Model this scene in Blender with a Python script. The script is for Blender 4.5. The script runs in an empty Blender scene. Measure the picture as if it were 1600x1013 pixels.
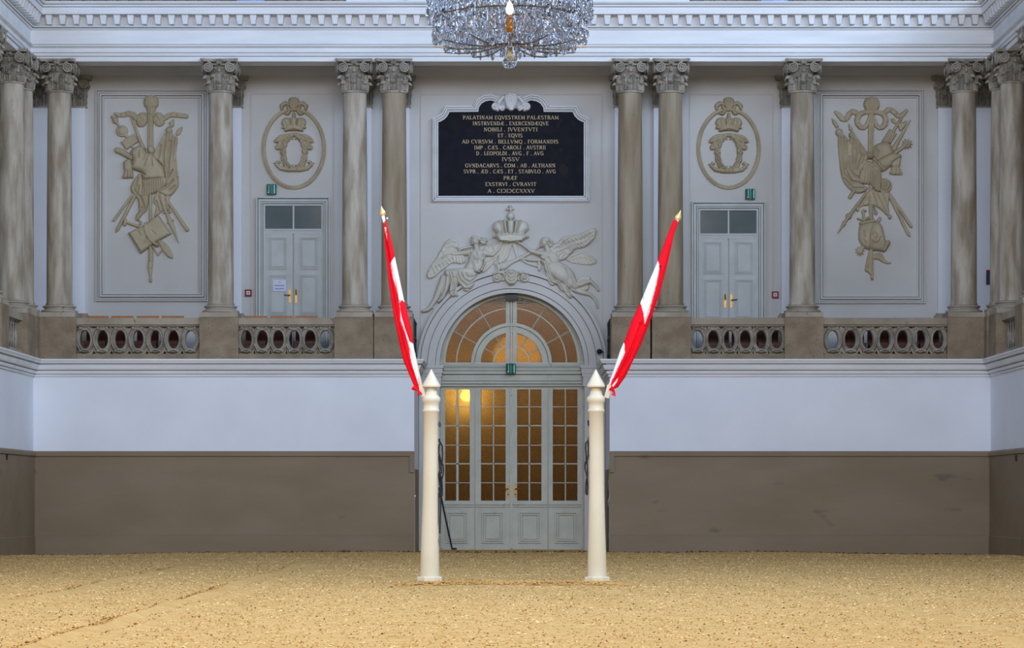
import bpy, bmesh, math, random
import numpy as np
from mathutils import Vector, Matrix
random.seed(7); rng = np.random.default_rng(7)
S = bpy.context.scene; COL = S.collection

# ------------------------------------------------------------------ camera, sky, lights, exposure
CX, CY, F, D0, EYE = 800.0, 780.0, 4150.0, 50.0, 1.0
cd = bpy.data.cameras.new('camera'); cam = bpy.data.objects.new('camera', cd); COL.objects.link(cam)
cam.location = (0, -D0, EYE); cam.rotation_euler = (math.pi/2, 0, 0)
cd.sensor_fit = 'HORIZONTAL'; cd.sensor_width = 36.0; cd.lens = F/1600*36
cd.shift_y = (CY-506.5)/1600; cd.clip_start = 0.5; cd.clip_end = 400
S.camera = cam
w = bpy.data.worlds.new('daylight'); S.world = w; w.use_nodes = True
bg = w.node_tree.nodes['Background']; bg.inputs[0].default_value = (0.60, 0.75, 1.0, 1); bg.inputs[1].default_value = 0.28

def area(name, loc, target, sx, sy, power, col):
    l = bpy.data.lights.new(name, 'AREA'); l.shape = 'RECTANGLE'; l.size = sx; l.size_y = sy; l.energy = power; l.color = col
    o = bpy.data.objects.new(name, l); COL.objects.link(o); o.location = loc
    o.rotation_euler = (Vector(target)-Vector(loc)).to_track_quat('-Z', 'Y').to_euler(); return o
# daylight from the rows of tall upper windows along both long sides of the hall
area('window_light_left', (-8.6, -21, 12.6), (3.5, -15, 4.0), 34, 2.6, 1600, (0.40, 0.60, 1.0))
area('window_light_right', (8.6, -21, 12.6), (-4.5, -14, 4.0), 34, 2.6, 5000, (0.56, 0.73, 1.0))
area('end_fill_light', (0, -46, 12.0), (0, 0, 4), 12, 4, 4300, (1.0, 0.94, 0.90))  # fill added behind the camera for frontal light, no window there
# warm spots added above the sand to brighten its foreground
for i, (x, y, p) in enumerate(((-5.5, -25, 1300), (3.5, -28, 150))):
    l = bpy.data.lights.new('sand_spot_light', 'SPOT'); l.energy = p; l.color = (1.0, 0.86, 0.62); l.shadow_soft_size = 0.9; l.spot_size = 1.9; l.spot_blend = 1.0
    o = bpy.data.objects.new('sand_spot_light', l); COL.objects.link(o); o.location = (x, y, 12.0)
vs = S.view_settings; vs.view_transform = 'Standard'; vs.look = 'None'; vs.gamma = 1; vs.use_curve_mapping = False
vs.exposure = -0.16

def P(px, py, Y):
    d = (D0+Y)/F
    return ((px-CX)*d, Y, EYE+(CY-py)*d)
def PX(px, Y): return (px-CX)*(D0+Y)/F
def PZ(py, Y): return EYE+(CY-py)*(D0+Y)/F

# ------------------------------------------------------------------ materials
def srgb(r, g, b):
    f = lambda c: (c/255/12.92) if c/255 <= 0.04045 else ((c/255+0.055)/1.055)**2.4
    return (f(r), f(g), f(b), 1)
def mat(name, c1, c2=None, scale=3.0, rough=0.7, metal=0.0, bump=0.0, bscale=60.0, stretch=(1, 1, 1), c3=None, spots=0.0, spscale=25.0, spec=0.3, detail=6):
    m = bpy.data.materials.new(name); m.use_nodes = True; nt = m.node_tree; N = nt.nodes; L = nt.links
    b = N['Principled BSDF']; b.inputs['Roughness'].default_value = rough; b.inputs['Metallic'].default_value = metal
    b.inputs['Specular IOR Level'].default_value = spec
    tc = N.new('ShaderNodeTexCoord'); mp = N.new('ShaderNodeMapping'); mp.inputs['Scale'].default_value = stretch
    L.new(tc.outputs['Object'], mp.inputs[0]); oi = N.new('ShaderNodeObjectInfo'); ml = N.new('ShaderNodeMath'); ml.operation = 'MULTIPLY'; ml.inputs[1].default_value = 37.0
    L.new(oi.outputs['Random'], ml.inputs[0]); cb = N.new('ShaderNodeCombineXYZ'); L.new(ml.outputs[0], cb.inputs[0]); L.new(ml.outputs[0], cb.inputs[2]); L.new(cb.outputs[0], mp.inputs['Location'])
    out = None
    if c2 is None: b.inputs['Base Color'].default_value = c1
    else:
        n = N.new('ShaderNodeTexNoise'); n.inputs['Scale'].default_value = scale; n.inputs['Detail'].default_value = detail
        L.new(mp.outputs[0], n.inputs['Vector'])
        r = N.new('ShaderNodeValToRGB'); r.color_ramp.elements[0].position = 0.35; r.color_ramp.elements[1].position = 0.65
        r.color_ramp.elements[0].color = c1; r.color_ramp.elements[1].color = c2
        L.new(n.outputs[0], r.inputs[0]); out = r.outputs[0]
        if c3 is not None:
            n2 = N.new('ShaderNodeTexNoise'); n2.inputs['Scale'].default_value = spscale; n2.inputs['Detail'].default_value = 3
            L.new(mp.outputs[0], n2.inputs['Vector'])
            r2 = N.new('ShaderNodeValToRGB'); r2.color_ramp.elements[0].position = spots; r2.color_ramp.elements[1].position = spots+0.06
            mx = N.new('ShaderNodeMix'); mx.data_type = 'RGBA'
            L.new(n2.outputs[0], r2.inputs[0]); L.new(r2.outputs[0], mx.inputs[0]); L.new(out, mx.inputs[6]); mx.inputs[7].default_value = c3
            out = mx.outputs[2]
        L.new(out, b.inputs['Base Color'])
    if bump:
        n3 = N.new('ShaderNodeTexNoise'); n3.inputs['Scale'].default_value = bscale; n3.inputs['Detail'].default_value = 4
        L.new(tc.outputs['Object'], n3.inputs['Vector'])
        bp = N.new('ShaderNodeBump'); bp.inputs['Strength'].default_value = bump; bp.inputs['Distance'].default_value = 0.01
        L.new(n3.outputs[0], bp.inputs['Height']); L.new(bp.outputs[0], b.inputs['Normal'])
    return m
M = {}
M['plaster'] = mat('white_plaster', srgb(224, 228, 236), srgb(231, 235, 243), 0.9, 0.85, bump=0.08, bscale=9)
M['plaster_up'] = mat('gallery_plaster', srgb(196, 195, 192), srgb(206, 205, 203), 0.7, 0.85, bump=0.05, bscale=9)
M['plaster_trim'] = mat('painted_stucco', srgb(216, 218, 220), srgb(229, 230, 232), 2.5, 0.8, bump=0.12, bscale=14, stretch=(0.25, 1, 2))
M['fig_plaster'] = mat('stucco_figures', srgb(200, 196, 184), srgb(213, 210, 199), 3.0, 0.75, bump=0.1, bscale=25)
M['ochre'] = mat('ochre_stucco', srgb(172, 159, 132), srgb(189, 177, 151), 3.0, 0.75, bump=0.12, bscale=25)
M['stone'] = mat('grey_limestone', srgb(150, 140, 124), srgb(174, 164, 149), 2.2, 0.8, bump=0.3, bscale=40, stretch=(1, 1, 0.5), c3=srgb(118, 106, 92), spots=0.66, spscale=14)
M['stone_shaft'] = mat('veined_limestone', srgb(142, 129, 110), srgb(188, 179, 164), 4.2, 0.7, bump=0.15, bscale=30, stretch=(1.6, 1.6, 0.28), c3=srgb(120, 110, 98), spots=0.71, spscale=16)
M['stone_shaft2'] = mat('brown_veined_limestone', srgb(130, 114, 90), srgb(160, 147, 126), 3.2, 0.7, bump=0.15, bscale=30, stretch=(1.9, 1.9, 0.22), c3=srgb(92, 80, 64), spots=0.70, spscale=16)
M['stone_ped'] = mat('brown_sandstone', srgb(128, 112, 92), srgb(150, 135, 114), 3.0, 0.85, bump=0.35, bscale=50, stretch=(1, 1, 1.2), c3=srgb(112, 98, 83), spots=0.62, spscale=30)
M['stone_cap'] = mat('carved_limestone', srgb(132, 125, 113), srgb(170, 163, 151), 5.0, 0.8, bump=0.2, bscale=60, c3=srgb(112, 104, 94), spots=0.66, spscale=7)
M['dado'] = mat('taupe_paint', srgb(128, 112, 90), srgb(137, 121, 100), 1.2, 0.6, bump=0.1, bscale=10, c3=srgb(106, 96, 82), spots=0.66, spscale=1.7, stretch=(0.5, 1, 1.3))
M['door'] = mat('pale_grey_door_paint', srgb(182, 187, 186), srgb(192, 197, 196), 3, 0.45, bump=0.05, bscale=30)
M['portal'] = mat('worn_grey_door_paint', srgb(182, 183, 170), srgb(193, 194, 182), 3, 0.5, bump=0.1, bscale=30, c3=srgb(150, 146, 134), spots=0.68, spscale=8)
M['brass'] = mat('brass', srgb(150, 118, 56), srgb(176, 142, 76), 20, 0.3, 0.8)
M['gold'] = mat('gold_leaf', srgb(206, 172, 110), srgb(226, 196, 140), 30, 0.35, 0.55)
M['letter'] = mat('gilded_letters', srgb(214, 192, 146), srgb(226, 206, 166), 12, 0.5, 0.0)
M['marble'] = mat('black_marble', srgb(14, 16, 28), srgb(22, 24, 36), 5, 0.5, c3=srgb(40, 34, 38), spots=0.63, spscale=3, spec=0.08)
M['black'] = mat('black_leather', srgb(18, 20, 28), srgb(30, 32, 40), 30, 0.5)
M['steel'] = mat('steel', srgb(120, 122, 130), srgb(150, 152, 160), 20, 0.3, 0.8)
M['post'] = mat('cream_gloss_paint', srgb(214, 204, 178), srgb(222, 212, 190), 2.5, 0.4, bump=0.03, bscale=10, c3=srgb(190, 176, 150), spots=0.74, spscale=9, stretch=(1, 1, 0.5))
M['red'] = mat('red_cloth', srgb(228, 4, 28), srgb(238, 10, 34), 4, 0.7, spec=0.15)
M['white'] = mat('white_cloth', srgb(246, 244, 246), srgb(252, 250, 252), 4, 0.8)
M['wood'] = mat('red_brown_wood', srgb(74, 36, 22), srgb(98, 50, 30), 5, 0.45, stretch=(4, 1, 1))
M['wood_top'] = mat('orange_brown_wood', srgb(168, 102, 50), srgb(184, 116, 60), 5, 0.4, stretch=(4, 1, 1))
M['green'] = mat('green_sign_glass', srgb(10, 92, 82), srgb(14, 108, 94), 8, 0.3)
M['sign_white'] = mat('pale_green_sign_glass', srgb(150, 205, 195), None, rough=0.3)
M['alarm_red'] = mat('red_alarm_plastic', srgb(128, 16, 32), None, rough=0.4)
M['alarm_white'] = mat('white_plastic', srgb(225, 222, 225), None, rough=0.4)
M['paper'] = mat('laminated_paper', srgb(206, 212, 236), srgb(214, 220, 240), 9, 0.15)
M['ink'] = mat('blue_ink', srgb(108, 116, 172), None, rough=0.6)
M['blue'] = mat('pale_blue_cloth', srgb(150, 170, 214), srgb(170, 188, 226), 8, 0.8)
M['dark'] = mat('dark_gap', srgb(34, 28, 24), None, rough=0.9)
M['transom'] = mat('dark_transom_glass', srgb(84, 96, 98), srgb(96, 106, 106), 1.5, 0.08, spec=0.5)
M['sand'] = mat('riding_sand', srgb(190, 153, 94), srgb(206, 170, 112), 7, 0.95, bump=0.8, bscale=35, c3=srgb(160, 126, 78), spots=0.62, spscale=40, spec=0.1)
M['clod_l'] = mat('sand_clod_pale', srgb(232, 204, 150), srgb(220, 188, 132), 2, 0.95, spec=0.1)
M['clod_m'] = mat('sand_clod_tan', srgb(196, 156, 94), srgb(184, 144, 84), 2, 0.95, spec=0.1)
M['clod_d'] = mat('sand_clod_brown', srgb(118, 84, 40), srgb(98, 70, 36), 2, 0.95, spec=0.1)

def glass_mat(name, col, rough, trans=0.8):
    m = bpy.data.materials.new(name); m.use_nodes = True; N = m.node_tree.nodes; L = m.node_tree.links
    N.remove(N['Principled BSDF']); out = N['Material Output']
    t = N.new('ShaderNodeBsdfTranslucent'); g = N.new('ShaderNodeBsdfGlossy'); g.inputs['Roughness'].default_value = 0.12
    g.inputs['Color'].default_value = (0.38, 0.40, 0.42, 1)
    rf = N.new('ShaderNodeBsdfRefraction'); rf.inputs['Roughness'].default_value = rough; rf.inputs['IOR'].default_value = 1.1
    tc = N.new('ShaderNodeTexCoord'); n = N.new('ShaderNodeTexNoise'); n.inputs['Scale'].default_value = 34; n.inputs['Detail'].default_value = 5
    L.new(tc.outputs['Object'], n.inputs['Vector'])
    r = N.new('ShaderNodeValToRGB'); r.color_ramp.elements[0].position = .3; r.color_ramp.elements[1].position = .7
    r.color_ramp.elements[0].color = tuple(c*0.72 for c in col[:3])+(1,); r.color_ramp.elements[1].color = col
    L.new(n.outputs[0], r.inputs[0]); L.new(r.outputs[0], t.inputs[0]); L.new(r.outputs[0], rf.inputs[0])
    bp = N.new('ShaderNodeBump'); bp.inputs['Strength'].default_value = .5; bp.inputs['Distance'].default_value = .004
    L.new(n.outputs[0], bp.inputs['Height']); L.new(bp.outputs[0], g.inputs['Normal']); L.new(bp.outputs[0], rf.inputs['Normal'])
    a = N.new('ShaderNodeMixShader'); a.inputs[0].default_value = 0.35; L.new(t.outputs[0], a.inputs[1]); L.new(rf.outputs[0], a.inputs[2])
    fr = N.new('ShaderNodeFresnel'); fr.inputs[0].default_value = 1.45
    b = N.new('ShaderNodeMixShader'); L.new(fr.outputs[0], b.inputs[0]); L.new(a.outputs[0], b.inputs[1]); L.new(g.outputs[0], b.inputs[2])
    L.new(b.outputs[0], out.inputs[0]); return m
M['amber'] = glass_mat('obscured_amber_glass', (0.66, 0.52, 0.27, 1), 0.35)
def emit(name, col, s):
    m = bpy.data.materials.new(name); m.use_nodes = True; b = m.node_tree.nodes['Principled BSDF']
    b.inputs['Base Color'].default_value = col; b.inputs['Emission Color'].default_value = col; b.inputs['Emission Strength'].default_value = s; return m
M['bulb'] = emit('lit_bulb', (1, 0.97, 0.9, 1), 3)
M['bulb_off'] = mat('unlit_glass_candle', srgb(196, 200, 210), None, rough=0.15)
M['lamp'] = emit('warm_lamp_glass', (1, 0.82, 0.45, 1), 80)
def crystal(name, tint):
    m = bpy.data.materials.new(name); m.use_nodes = True; b = m.node_tree.nodes['Principled BSDF']
    b.inputs['Base Color'].default_value = tint; b.inputs['Roughness'].default_value = 0.03
    b.inputs['Transmission Weight'].default_value = 1.0; b.inputs['IOR'].default_value = 1.6; return m
M['crystal'] = crystal('cut_crystal', (0.86, 0.89, 0.95, 1))

# ------------------------------------------------------------------ mesh building
class MB:
    def __init__(s): s.v = []; s.f = []; s.m = []; s.n = 0
    def add(s, V, Fc, mi=0):
        s.v.extend(tuple(p) for p in V); n = s.n; s.f.extend(tuple(i+n for i in f) for f in Fc); s.m.extend([mi]*len(Fc)); s.n += len(V); return s
    def box(s, x0, x1, y0, y1, z0, z1, mi=0):
        V = [(x0,y0,z0),(x1,y0,z0),(x1,y1,z0),(x0,y1,z0),(x0,y0,z1),(x1,y0,z1),(x1,y1,z1),(x0,y1,z1)]
        return s.add(V, [(0,3,2,1),(4,5,6,7),(0,1,5,4),(1,2,6,5),(2,3,7,6),(3,0,4,7)], mi)
    def obox(s, c, ax, ay, az, mi=0):      # oriented box: centre and half-axis vectors
        c, ax, ay, az = map(Vector, (c, ax, ay, az))
        V = [c+a*ax+b*ay+d*az for d in (-1,1) for a, b in ((-1,-1),(1,-1),(1,1),(-1,1))]
        return s.add(V, [(0,3,2,1),(4,5,6,7),(0,1,5,4),(1,2,6,5),(2,3,7,6),(3,0,4,7)], mi)
    def lathe(s, prof, c=(0,0,0), n=24, mi=0, lean=(0, 0), ph=0.0, scy=1.0):
        V = []; Fc = []; k = len(prof)
        for (r, z) in prof:
            for j in range(n):
                a = 2*math.pi*(j+ph)/n; V.append((c[0]+r*math.cos(a)+lean[0]*z, c[1]+scy*r*math.sin(a)+lean[1]*z, c[2]+z))
        for i in range(k-1):
            for j in range(n):
                Fc.append((i*n+j, i*n+(j+1)%n, (i+1)*n+(j+1)%n, (i+1)*n+j))
        Fc.append(tuple(range(n-1, -1, -1))); Fc.append(tuple((k-1)*n+j for j in range(n)))
        return s.add(V, Fc, mi)
    def tube(s, pts, rad, n=8, mi=0, closed=False, flat=1.0, up=(0, 1, 0)):
        pts = [Vector(p) for p in pts]; k = len(pts); up = Vector(up)
        rad = [rad]*k if isinstance(rad, (int, float)) else rad
        V = []; Fc = []
        for i, p in enumerate(pts):
            a = pts[(i-1) % k] if (closed or i > 0) else p; b = pts[(i+1) % k] if (closed or i < k-1) else p
            t = (b-a).normalized(); u = up
            if abs(t.dot(u)) > 0.97: u = Vector((1, 0, 0))
            sx = t.cross(u).normalized(); sy = sx.cross(t).normalized()
            for j in range(n):
                an = 2*math.pi*j/n; V.append(p+sx*rad[i]*math.cos(an)+sy*rad[i]*flat*math.sin(an))
        for i in range(k if closed else k-1):
            i2 = (i+1) % k
            for j in range(n): Fc.append((i*n+j, i*n+(j+1)%n, i2*n+(j+1)%n, i2*n+j))
        if not closed: Fc.append(tuple(range(n-1, -1, -1))); Fc.append(tuple((k-1)*n+j for j in range(n)))
        return s.add(V, Fc, mi)
    def prism(s, poly, y0, y1, mi=0):      # polygon of (x, z) extruded along y
        n = len(poly); V = [(x, y0, z) for x, z in poly]+[(x, y1, z) for x, z in poly]
        Fc = [tuple(range(n)), tuple(range(2*n-1, n-1, -1))]+[(i, n+i, n+(i+1)%n, (i+1)%n) for i in range(n)]
        return s.add(V, Fc, mi)
    def ring(s, outer, inner, y0, y1, mi=0, closed=True):   # band between two matching polylines of (x, z)
        n = len(outer); V = [(x,y0,z) for x,z in outer]+[(x,y0,z) for x,z in inner]+[(x,y1,z) for x,z in outer]+[(x,y1,z) for x,z in inner]
        Fc = []
        for i in range(n if closed else n-1):
            j = (i+1) % n
            Fc += [(i, j, n+j, n+i), (2*n+i, 3*n+i, 3*n+j, 2*n+j), (i, 2*n+i, 2*n+j, j), (n+i, n+j, 3*n+j, 3*n+i)]
        if not closed: Fc += [(0, n, 3*n, 2*n), (n-1, 3*n-1, 4*n-1, 2*n-1)]
        return s.add(V, Fc, mi)
    def sweep(s, prof, path, mi=0, closed=True):   # prof: (out, z); path: function out -> list of (x, y)
        rows = [[(x, y, z) for (x, y) in path(o)] for o, z in prof]; m = len(rows[0]); k = len(rows)
        V = [p for r in rows for p in r]; Fc = []
        for i in range(k if closed else k-1):
            i2 = (i+1) % k
            for j in range(m-1): Fc.append((i*m+j, i*m+j+1, i2*m+j+1, i2*m+j))
        if closed: Fc.append(tuple(i*m for i in range(k))); Fc.append(tuple(i*m+m-1 for i in range(k-1, -1, -1)))
        return s.add(V, Fc, mi)
    def build(s, name, mats, parent=None, smooth=False, origin=None, recalc=True, angle=35):
        org = Vector(origin) if origin is not None else (parent.location.copy() if (parent is not None and parent.parent is None and not parent.get('_local')) else Vector((0,0,0)))
        if parent is not None and parent.get('_local'): org = Vector((0, 0, 0))
        me = bpy.data.meshes.new(name)
        me.from_pydata([(p[0]-org.x, p[1]-org.y, p[2]-org.z) for p in s.v], [], s.f)
        if not isinstance(mats, (list, tuple)): mats = [mats]
        for m_ in mats: me.materials.append(m_)
        if len(mats) > 1: me.polygons.foreach_set('material_index', s.m)
        if recalc:
            b = bmesh.new(); b.from_mesh(me); bmesh.ops.recalc_face_normals(b, faces=b.faces); b.to_mesh(me); b.free()
        if smooth:
            me.polygons.foreach_set('use_smooth', [True]*len(me.polygons))
            try: me.set_sharp_from_angle(angle=math.radians(angle))
            except Exception: pass
        o = bpy.data.objects.new(name, me); COL.objects.link(o)
        if parent is not None: o.parent = parent
        elif origin is not None: o.location = org
        return o
def thing(name, label, cat, loc=(0, 0, 0), group=None, local=False):
    o = bpy.data.objects.new(name, None); COL.objects.link(o); o.location = loc; o.empty_display_size = 0.2
    o['label'] = label; o['category'] = cat
    if group: o['group'] = group
    if local: o['_local'] = 1
    return o
def tag(o, label, cat, group=None, kind=None):
    o['label'] = label; o['category'] = cat
    if group: o['group'] = group
    if kind: o['kind'] = kind
    return o
def struct(o, label=None):
    o['kind'] = 'structure'
    if label: o['label'] = label
    return o
def dup(root, loc, label, rot=0.0, group=None, mirror=False):
    r = root.copy(); COL.objects.link(r); r.location = loc; r.rotation_euler = (0, 0, rot); r['label'] = label
    if group: r['group'] = group
    for ch in list(root.children):
        c = ch.copy(); COL.objects.link(c); c.parent = r
        for g in list(ch.children):
            e = g.copy(); COL.objects.link(e); e.parent = c
    return r
def pbox(mb, x0, x1, y0, y1, Y, thick, mi=0, off=0.0):   # box given by photo rectangle at front plane Y
    mb.box(PX(x0, Y), PX(x1, Y), Y+off, Y+thick, PZ(y1, Y), PZ(y0, Y), mi)
def rect_ring(mb, x0, x1, z0, z1, w_, y0, y1, mi=0):
    mb.ring([(x0,z0),(x1,z0),(x1,z1),(x0,z1)], [(x0+w_,z0+w_),(x1-w_,z0+w_),(x1-w_,z1-w_),(x0+w_,z1-w_)], y0, y1, mi)
# ------------------------------------------------------------------ the setting
HX = 9.01          # half width of the hall below the ledge
YB = 2.0           # back wall of the gallery and of the portal bay
RX = 1.84          # half width of the portal recess
GF = 3.63          # gallery floor
# sand floor with rake marks and a low bank between the posts
xs = np.linspace(-9.2, 9.2, 185); ys = np.concatenate([np.linspace(-50, -34, 17)[:-1], np.linspace(-34, 0.2, 300), [1.0, 1.8, 2.9]])
XX, YY = np.meshgrid(xs, ys)
def lum(x, y): return 0.010*np.sin(x*1.7+0.6*y)+0.008*np.sin(y*2.3-x*0.7)+0.006*np.sin(x*4.1+y*3.7)
ZZ = lum(XX, YY)*0.7
for fx, am in ((-3.3, 0.045), (-4.95, 0.025), (-3.05, 0.008), (3.4, 0.008)):
    dx = XX-fx-0.05*np.sin(YY*0.8); ZZ += am*(np.exp(-((dx-0.10)/0.09)**2)-np.exp(-((dx+0.06)/0.09)**2))*(YY < -9)
ZZ += 0.035*np.exp(-((YY+19.25)/0.12)**2)*np.exp(-(XX/1.3)**6)*(0.7+0.3*np.sin(XX*17))
cor = np.clip((np.abs(XX)-4.8)/4.0, 0, 1)*np.clip((YY+3.5)/3.5, 0, 1)
ZZ -= 0.065*cor
mb = MB(); ny, nx = XX.shape
V = np.stack([XX, YY, ZZ], -1).reshape(-1, 3)
idx = np.arange(ny*nx).reshape(ny, nx)
mb.add(V.tolist(), np.stack([idx[:-1,:-1], idx[:-1,1:], idx[1:,1:], idx[1:,:-1]], -1).reshape(-1, 4).tolist())
struct(mb.build('floor', M['sand'], smooth=True, recalc=False), 'pale yellow sand of the riding arena')
def ground(x, y):
    x = np.asarray(x, float); y = np.asarray(y, float)
    z = lum(x, y)*0.7 + 0.035*np.exp(-((y+19.25)/0.12)**2)*np.exp(-(x/1.3)**6)
    return z - 0.065*np.clip((np.abs(x)-4.8)/4.0, 0, 1)*np.clip((y+3.5)/3.5, 0, 1)
# loose clods and grains
def clods(n, x0, x1, y0, y1, s0, s1, name, m_, label):
    x = rng.uniform(x0, x1, n); y = rng.uniform(y0, y1, n); s = rng.uniform(s0, s1, n)*(0.7+0.5*rng.random(n)**3)
    keep = np.abs(x) < np.minimum(8.95, 0.2+(50+y)*0.2); x, y, s = x[keep], y[keep], s[keep]; n = len(x)
    base = np.array([(1,0,0),(0,1,0),(-1,0,0),(0,-1,0),(0,0,0.9),(0,0,-0.6)], float)
    fc = np.array([(0,1,4),(1,2,4),(2,3,4),(3,0,4),(1,0,5),(2,1,5),(3,2,5),(0,3,5)])
    a = rng.uniform(0, math.pi, n); ca, sa = np.cos(a), np.sin(a)
    j = 1+0.35*rng.standard_normal((n, 6, 3))*0.8
    b = base[None]*j
    X = (b[...,0]*ca[:,None]-b[...,1]*sa[:,None])*s[:,None]+x[:,None]; Y = (b[...,0]*sa[:,None]+b[...,1]*ca[:,None])*s[:,None]+y[:,None]
    Z = b[...,2]*s[:,None]*0.8+(ground(x, y)+s*0.25)[:,None]
    V = np.stack([X, Y, Z], -1).reshape(-1, 3); Fc = (fc[None]+6*np.arange(n)[:,None,None]).reshape(-1, 3)
    GR.append((V, Fc, m_))
GR = []
clods(42000, -9, 9, -33.5, -0.4, 0.006, 0.014, 'pale_sand_grains', 0, 'pale yellow grains and crumbs strewn all over the arena sand')
clods(42000, -9, 9, -33.5, -0.3, 0.006, 0.014, 'tan_sand_grains', 1, 'tan crumbs of sand strewn all over the arena floor')
clods(19000, -9, 9, -33.5, -0.2, 0.004, 0.011, 'brown_sand_clods', 2, 'dark brown specks scattered over the arena sand')
for fx, n_ in ((-3.3, 1500), (-4.95, 700), (-3.02, 300)):
    clods(n_, fx-0.07, fx+0.07, -33, -11, 0.008, 0.016, 'rake', 1, ''); clods(n_, fx-0.07, fx+0.07, -33, -11, 0.006, 0.014, 'rake', 2, '')
clods(900, -1.35, 1.35, -19.42, -19.1, 0.014, 0.03, 'raked_sand_bank', 1, 'low crumbly bank of brown sand between the foot of both posts')
clods(500, -9, 9, -0.35, -0.05, 0.012, 0.035, 'sand_drift', 2, 'dark crumbs of sand drifted against the foot of the wall')

gv = np.concatenate([g[0] for g in GR]); offs_ = np.cumsum([0]+[len(g[0]) for g in GR[:-1]]); gf = np.concatenate([g[1]+o_ for g, o_ in zip(GR, offs_)])
me = bpy.data.meshes.new('loose_sand_grains'); me.from_pydata(gv.tolist(), [], gf.tolist())
for m_ in ('clod_l', 'clod_m', 'clod_d'): me.materials.append(M[m_])
me.polygons.foreach_set('material_index', np.concatenate([np.full(len(g[1]), g[2]) for g in GR]).astype(np.int32))
o = bpy.data.objects.new('loose_sand_grains', me); COL.objects.link(o); tag(o, 'loose yellow and brown grains strewn all over the arena sand', 'sand', kind='stuff')

# lower front wall, left and right of the portal recess, ledge, dado
LED = [(-0.02, 3.305), (0.03, 3.305), (0.03, 3.335), (0.012, 3.335), (0.012, 3.35), (0.055, 3.355), (0.065, 3.38), (0.065, 3.405), (0.02, 3.405), (0.02, 3.422), (0.095, 3.43), (0.11, 3.455), (0.125, 3.50), (0.13, 3.52), (0.07, 3.52), (0.07, 3.54), (0.155, 3.55), (0.165, 3.575), (0.185, 3.60), (0.185, 3.63), (-0.02, 3.63)]
CAPB = [(-0.02, 1.78), (0.0, 1.78), (0.0, 1.795), (0.05, 1.80), (0.06, 1.81), (0.06, 1.87), (0.04, 1.90), (-0.02, 1.90)]
for sgn, side in ((-1, 'left'), (1, 'right')):
    q = lambda a, b: (min(a, b), max(a, b))
    mb = MB(); x0, x1 = q(sgn*RX, sgn*(HX+0.3)); mb.box(x0, x1, 0, 0.5, -0.2, 3.6)
    x0, x1 = q(sgn*RX, sgn*(RX+0.4)); mb.box(x0, x1, 0.5, YB+0.1, -0.2, 3.6)
    struct(mb.build('wall_front_'+side, M['plaster']))
    mb = MB(); x0, x1 = q(sgn*HX, sgn*(HX+0.3)); mb.box(x0, x1, -50, 0, -0.2, 3.6)
    struct(mb.build('wall_'+side, M['plaster']))
    path = lambda o, s=sgn: [(s*(RX-o), YB), (s*(RX-o), -o), (s*(HX-o), -o), (s*(HX-o), -50)]
    struct(MB().sweep(LED, path).build('trim_1' if sgn < 0 else 'trim_2', M['plaster_trim']), 'white moulded ledge under the gallery balustrade')
    # dado boards
    mb = MB(); x0, x1 = q(sgn*(RX+0.002), sgn*(HX-0.03)); mb.box(x0, x1, -0.03, 0.0, -0.2, 1.80)
    x0, x1 = q(sgn*(RX-0.004), sgn*(RX+0.085)); mb.box(x0, x1, -0.065, 0.0, 1.50, 1.895)
    x0, x1 = q(sgn*(HX-0.03), sgn*HX); mb.box(x0, x1, -50, 0.0, -0.2, 1.80)
    mb.sweep(CAPB, lambda o, s=sgn: [(s*(RX+0.01), -o), (s*(HX-o), -o), (s*(HX-o), -50)])
    mb.sweep([(-0.02, -0.2), (0.044, -0.2), (0.044, 0.30), (0.03, 0.312), (-0.02, 0.312)], lambda o, s=sgn: [(s*(RX+0.03), -o), (s*(HX-o), -o), (s*(HX-o), -50)])
    for bx in (3.95, 6.2): mb.box(sgn*bx-0.003, sgn*bx+0.003, -0.033, -0.01, 0.32, 1.2+0.2*(bx < 5))
    struct(mb.build('baseboard_'+side, M['dado']), 'taupe painted dado boarding along the lower wall')
    # recess dado
    mb = MB(); x0, x1 = q(sgn*(RX-0.02), sgn*RX); mb.box(x0, x1, 0.02, YB, -0.2, 1.56)
    x0, x1 = q(sgn*1.46, sgn*(RX-0.02)); mb.box(x0, x1, YB-0.03, YB, -0.2, 1.56)
    struct(mb.build('baseboard_recess_'+side, M['dado']))

# entablature above the columns, on three sides
AX = 9.09; Z0 = PZ(96, 0.02)
def zz(py): return PZ(py, 0.0)
ENT = [(0.0, Z0), (0.0, zz(89)), (-0.03, zz(89)), (-0.03, zz(88)), (0.02, zz(87.5)), (0.035, zz(84.5)), (0.035, zz(83.6)), (-0.01, zz(83.6)), (-0.01, zz(82.5)), (0.035, zz(82)), (0.035, zz(75.5)), (0.06, zz(74.5)), (0.09, zz(72.8)), (0.095, zz(71)), (-0.01, zz(71)), (-0.01, zz(69.4)), (0.03, zz(69)),
       (0.03, zz(47.5)), (0.06, zz(47)), (0.08, zz(45)), (0.0, zz(45)), (0.0, zz(43.6)), (0.09, zz(43.4)), (0.10, zz(41.2)), (0.05, zz(41)), (0.05, zz(25.2)), (0.25, zz(25)), (0.25, zz(26)), (0.30, zz(26)), (0.30, zz(16)), (0.255, zz(16)), (0.255, zz(14.9)), (0.31, zz(14.5)), (0.32, zz(12.2)), (0.28, zz(12)), (0.28, zz(11.1)), (0.345, zz(10.6)), (0.37, zz(8.5)), (0.37, zz(7.2)),
       (-0.5, zz(6.5)), (-0.5, Z0)]
epath = lambda o: [(-AX+o, -50), (-AX+o, 0.02-o), (AX-o, 0.02-o), (AX-o, -50)]
ent = struct(MB().sweep(ENT, epath).build('trim_3', M['plaster_trim']), 'white entablature with dentil cornice carried by the columns')
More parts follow.
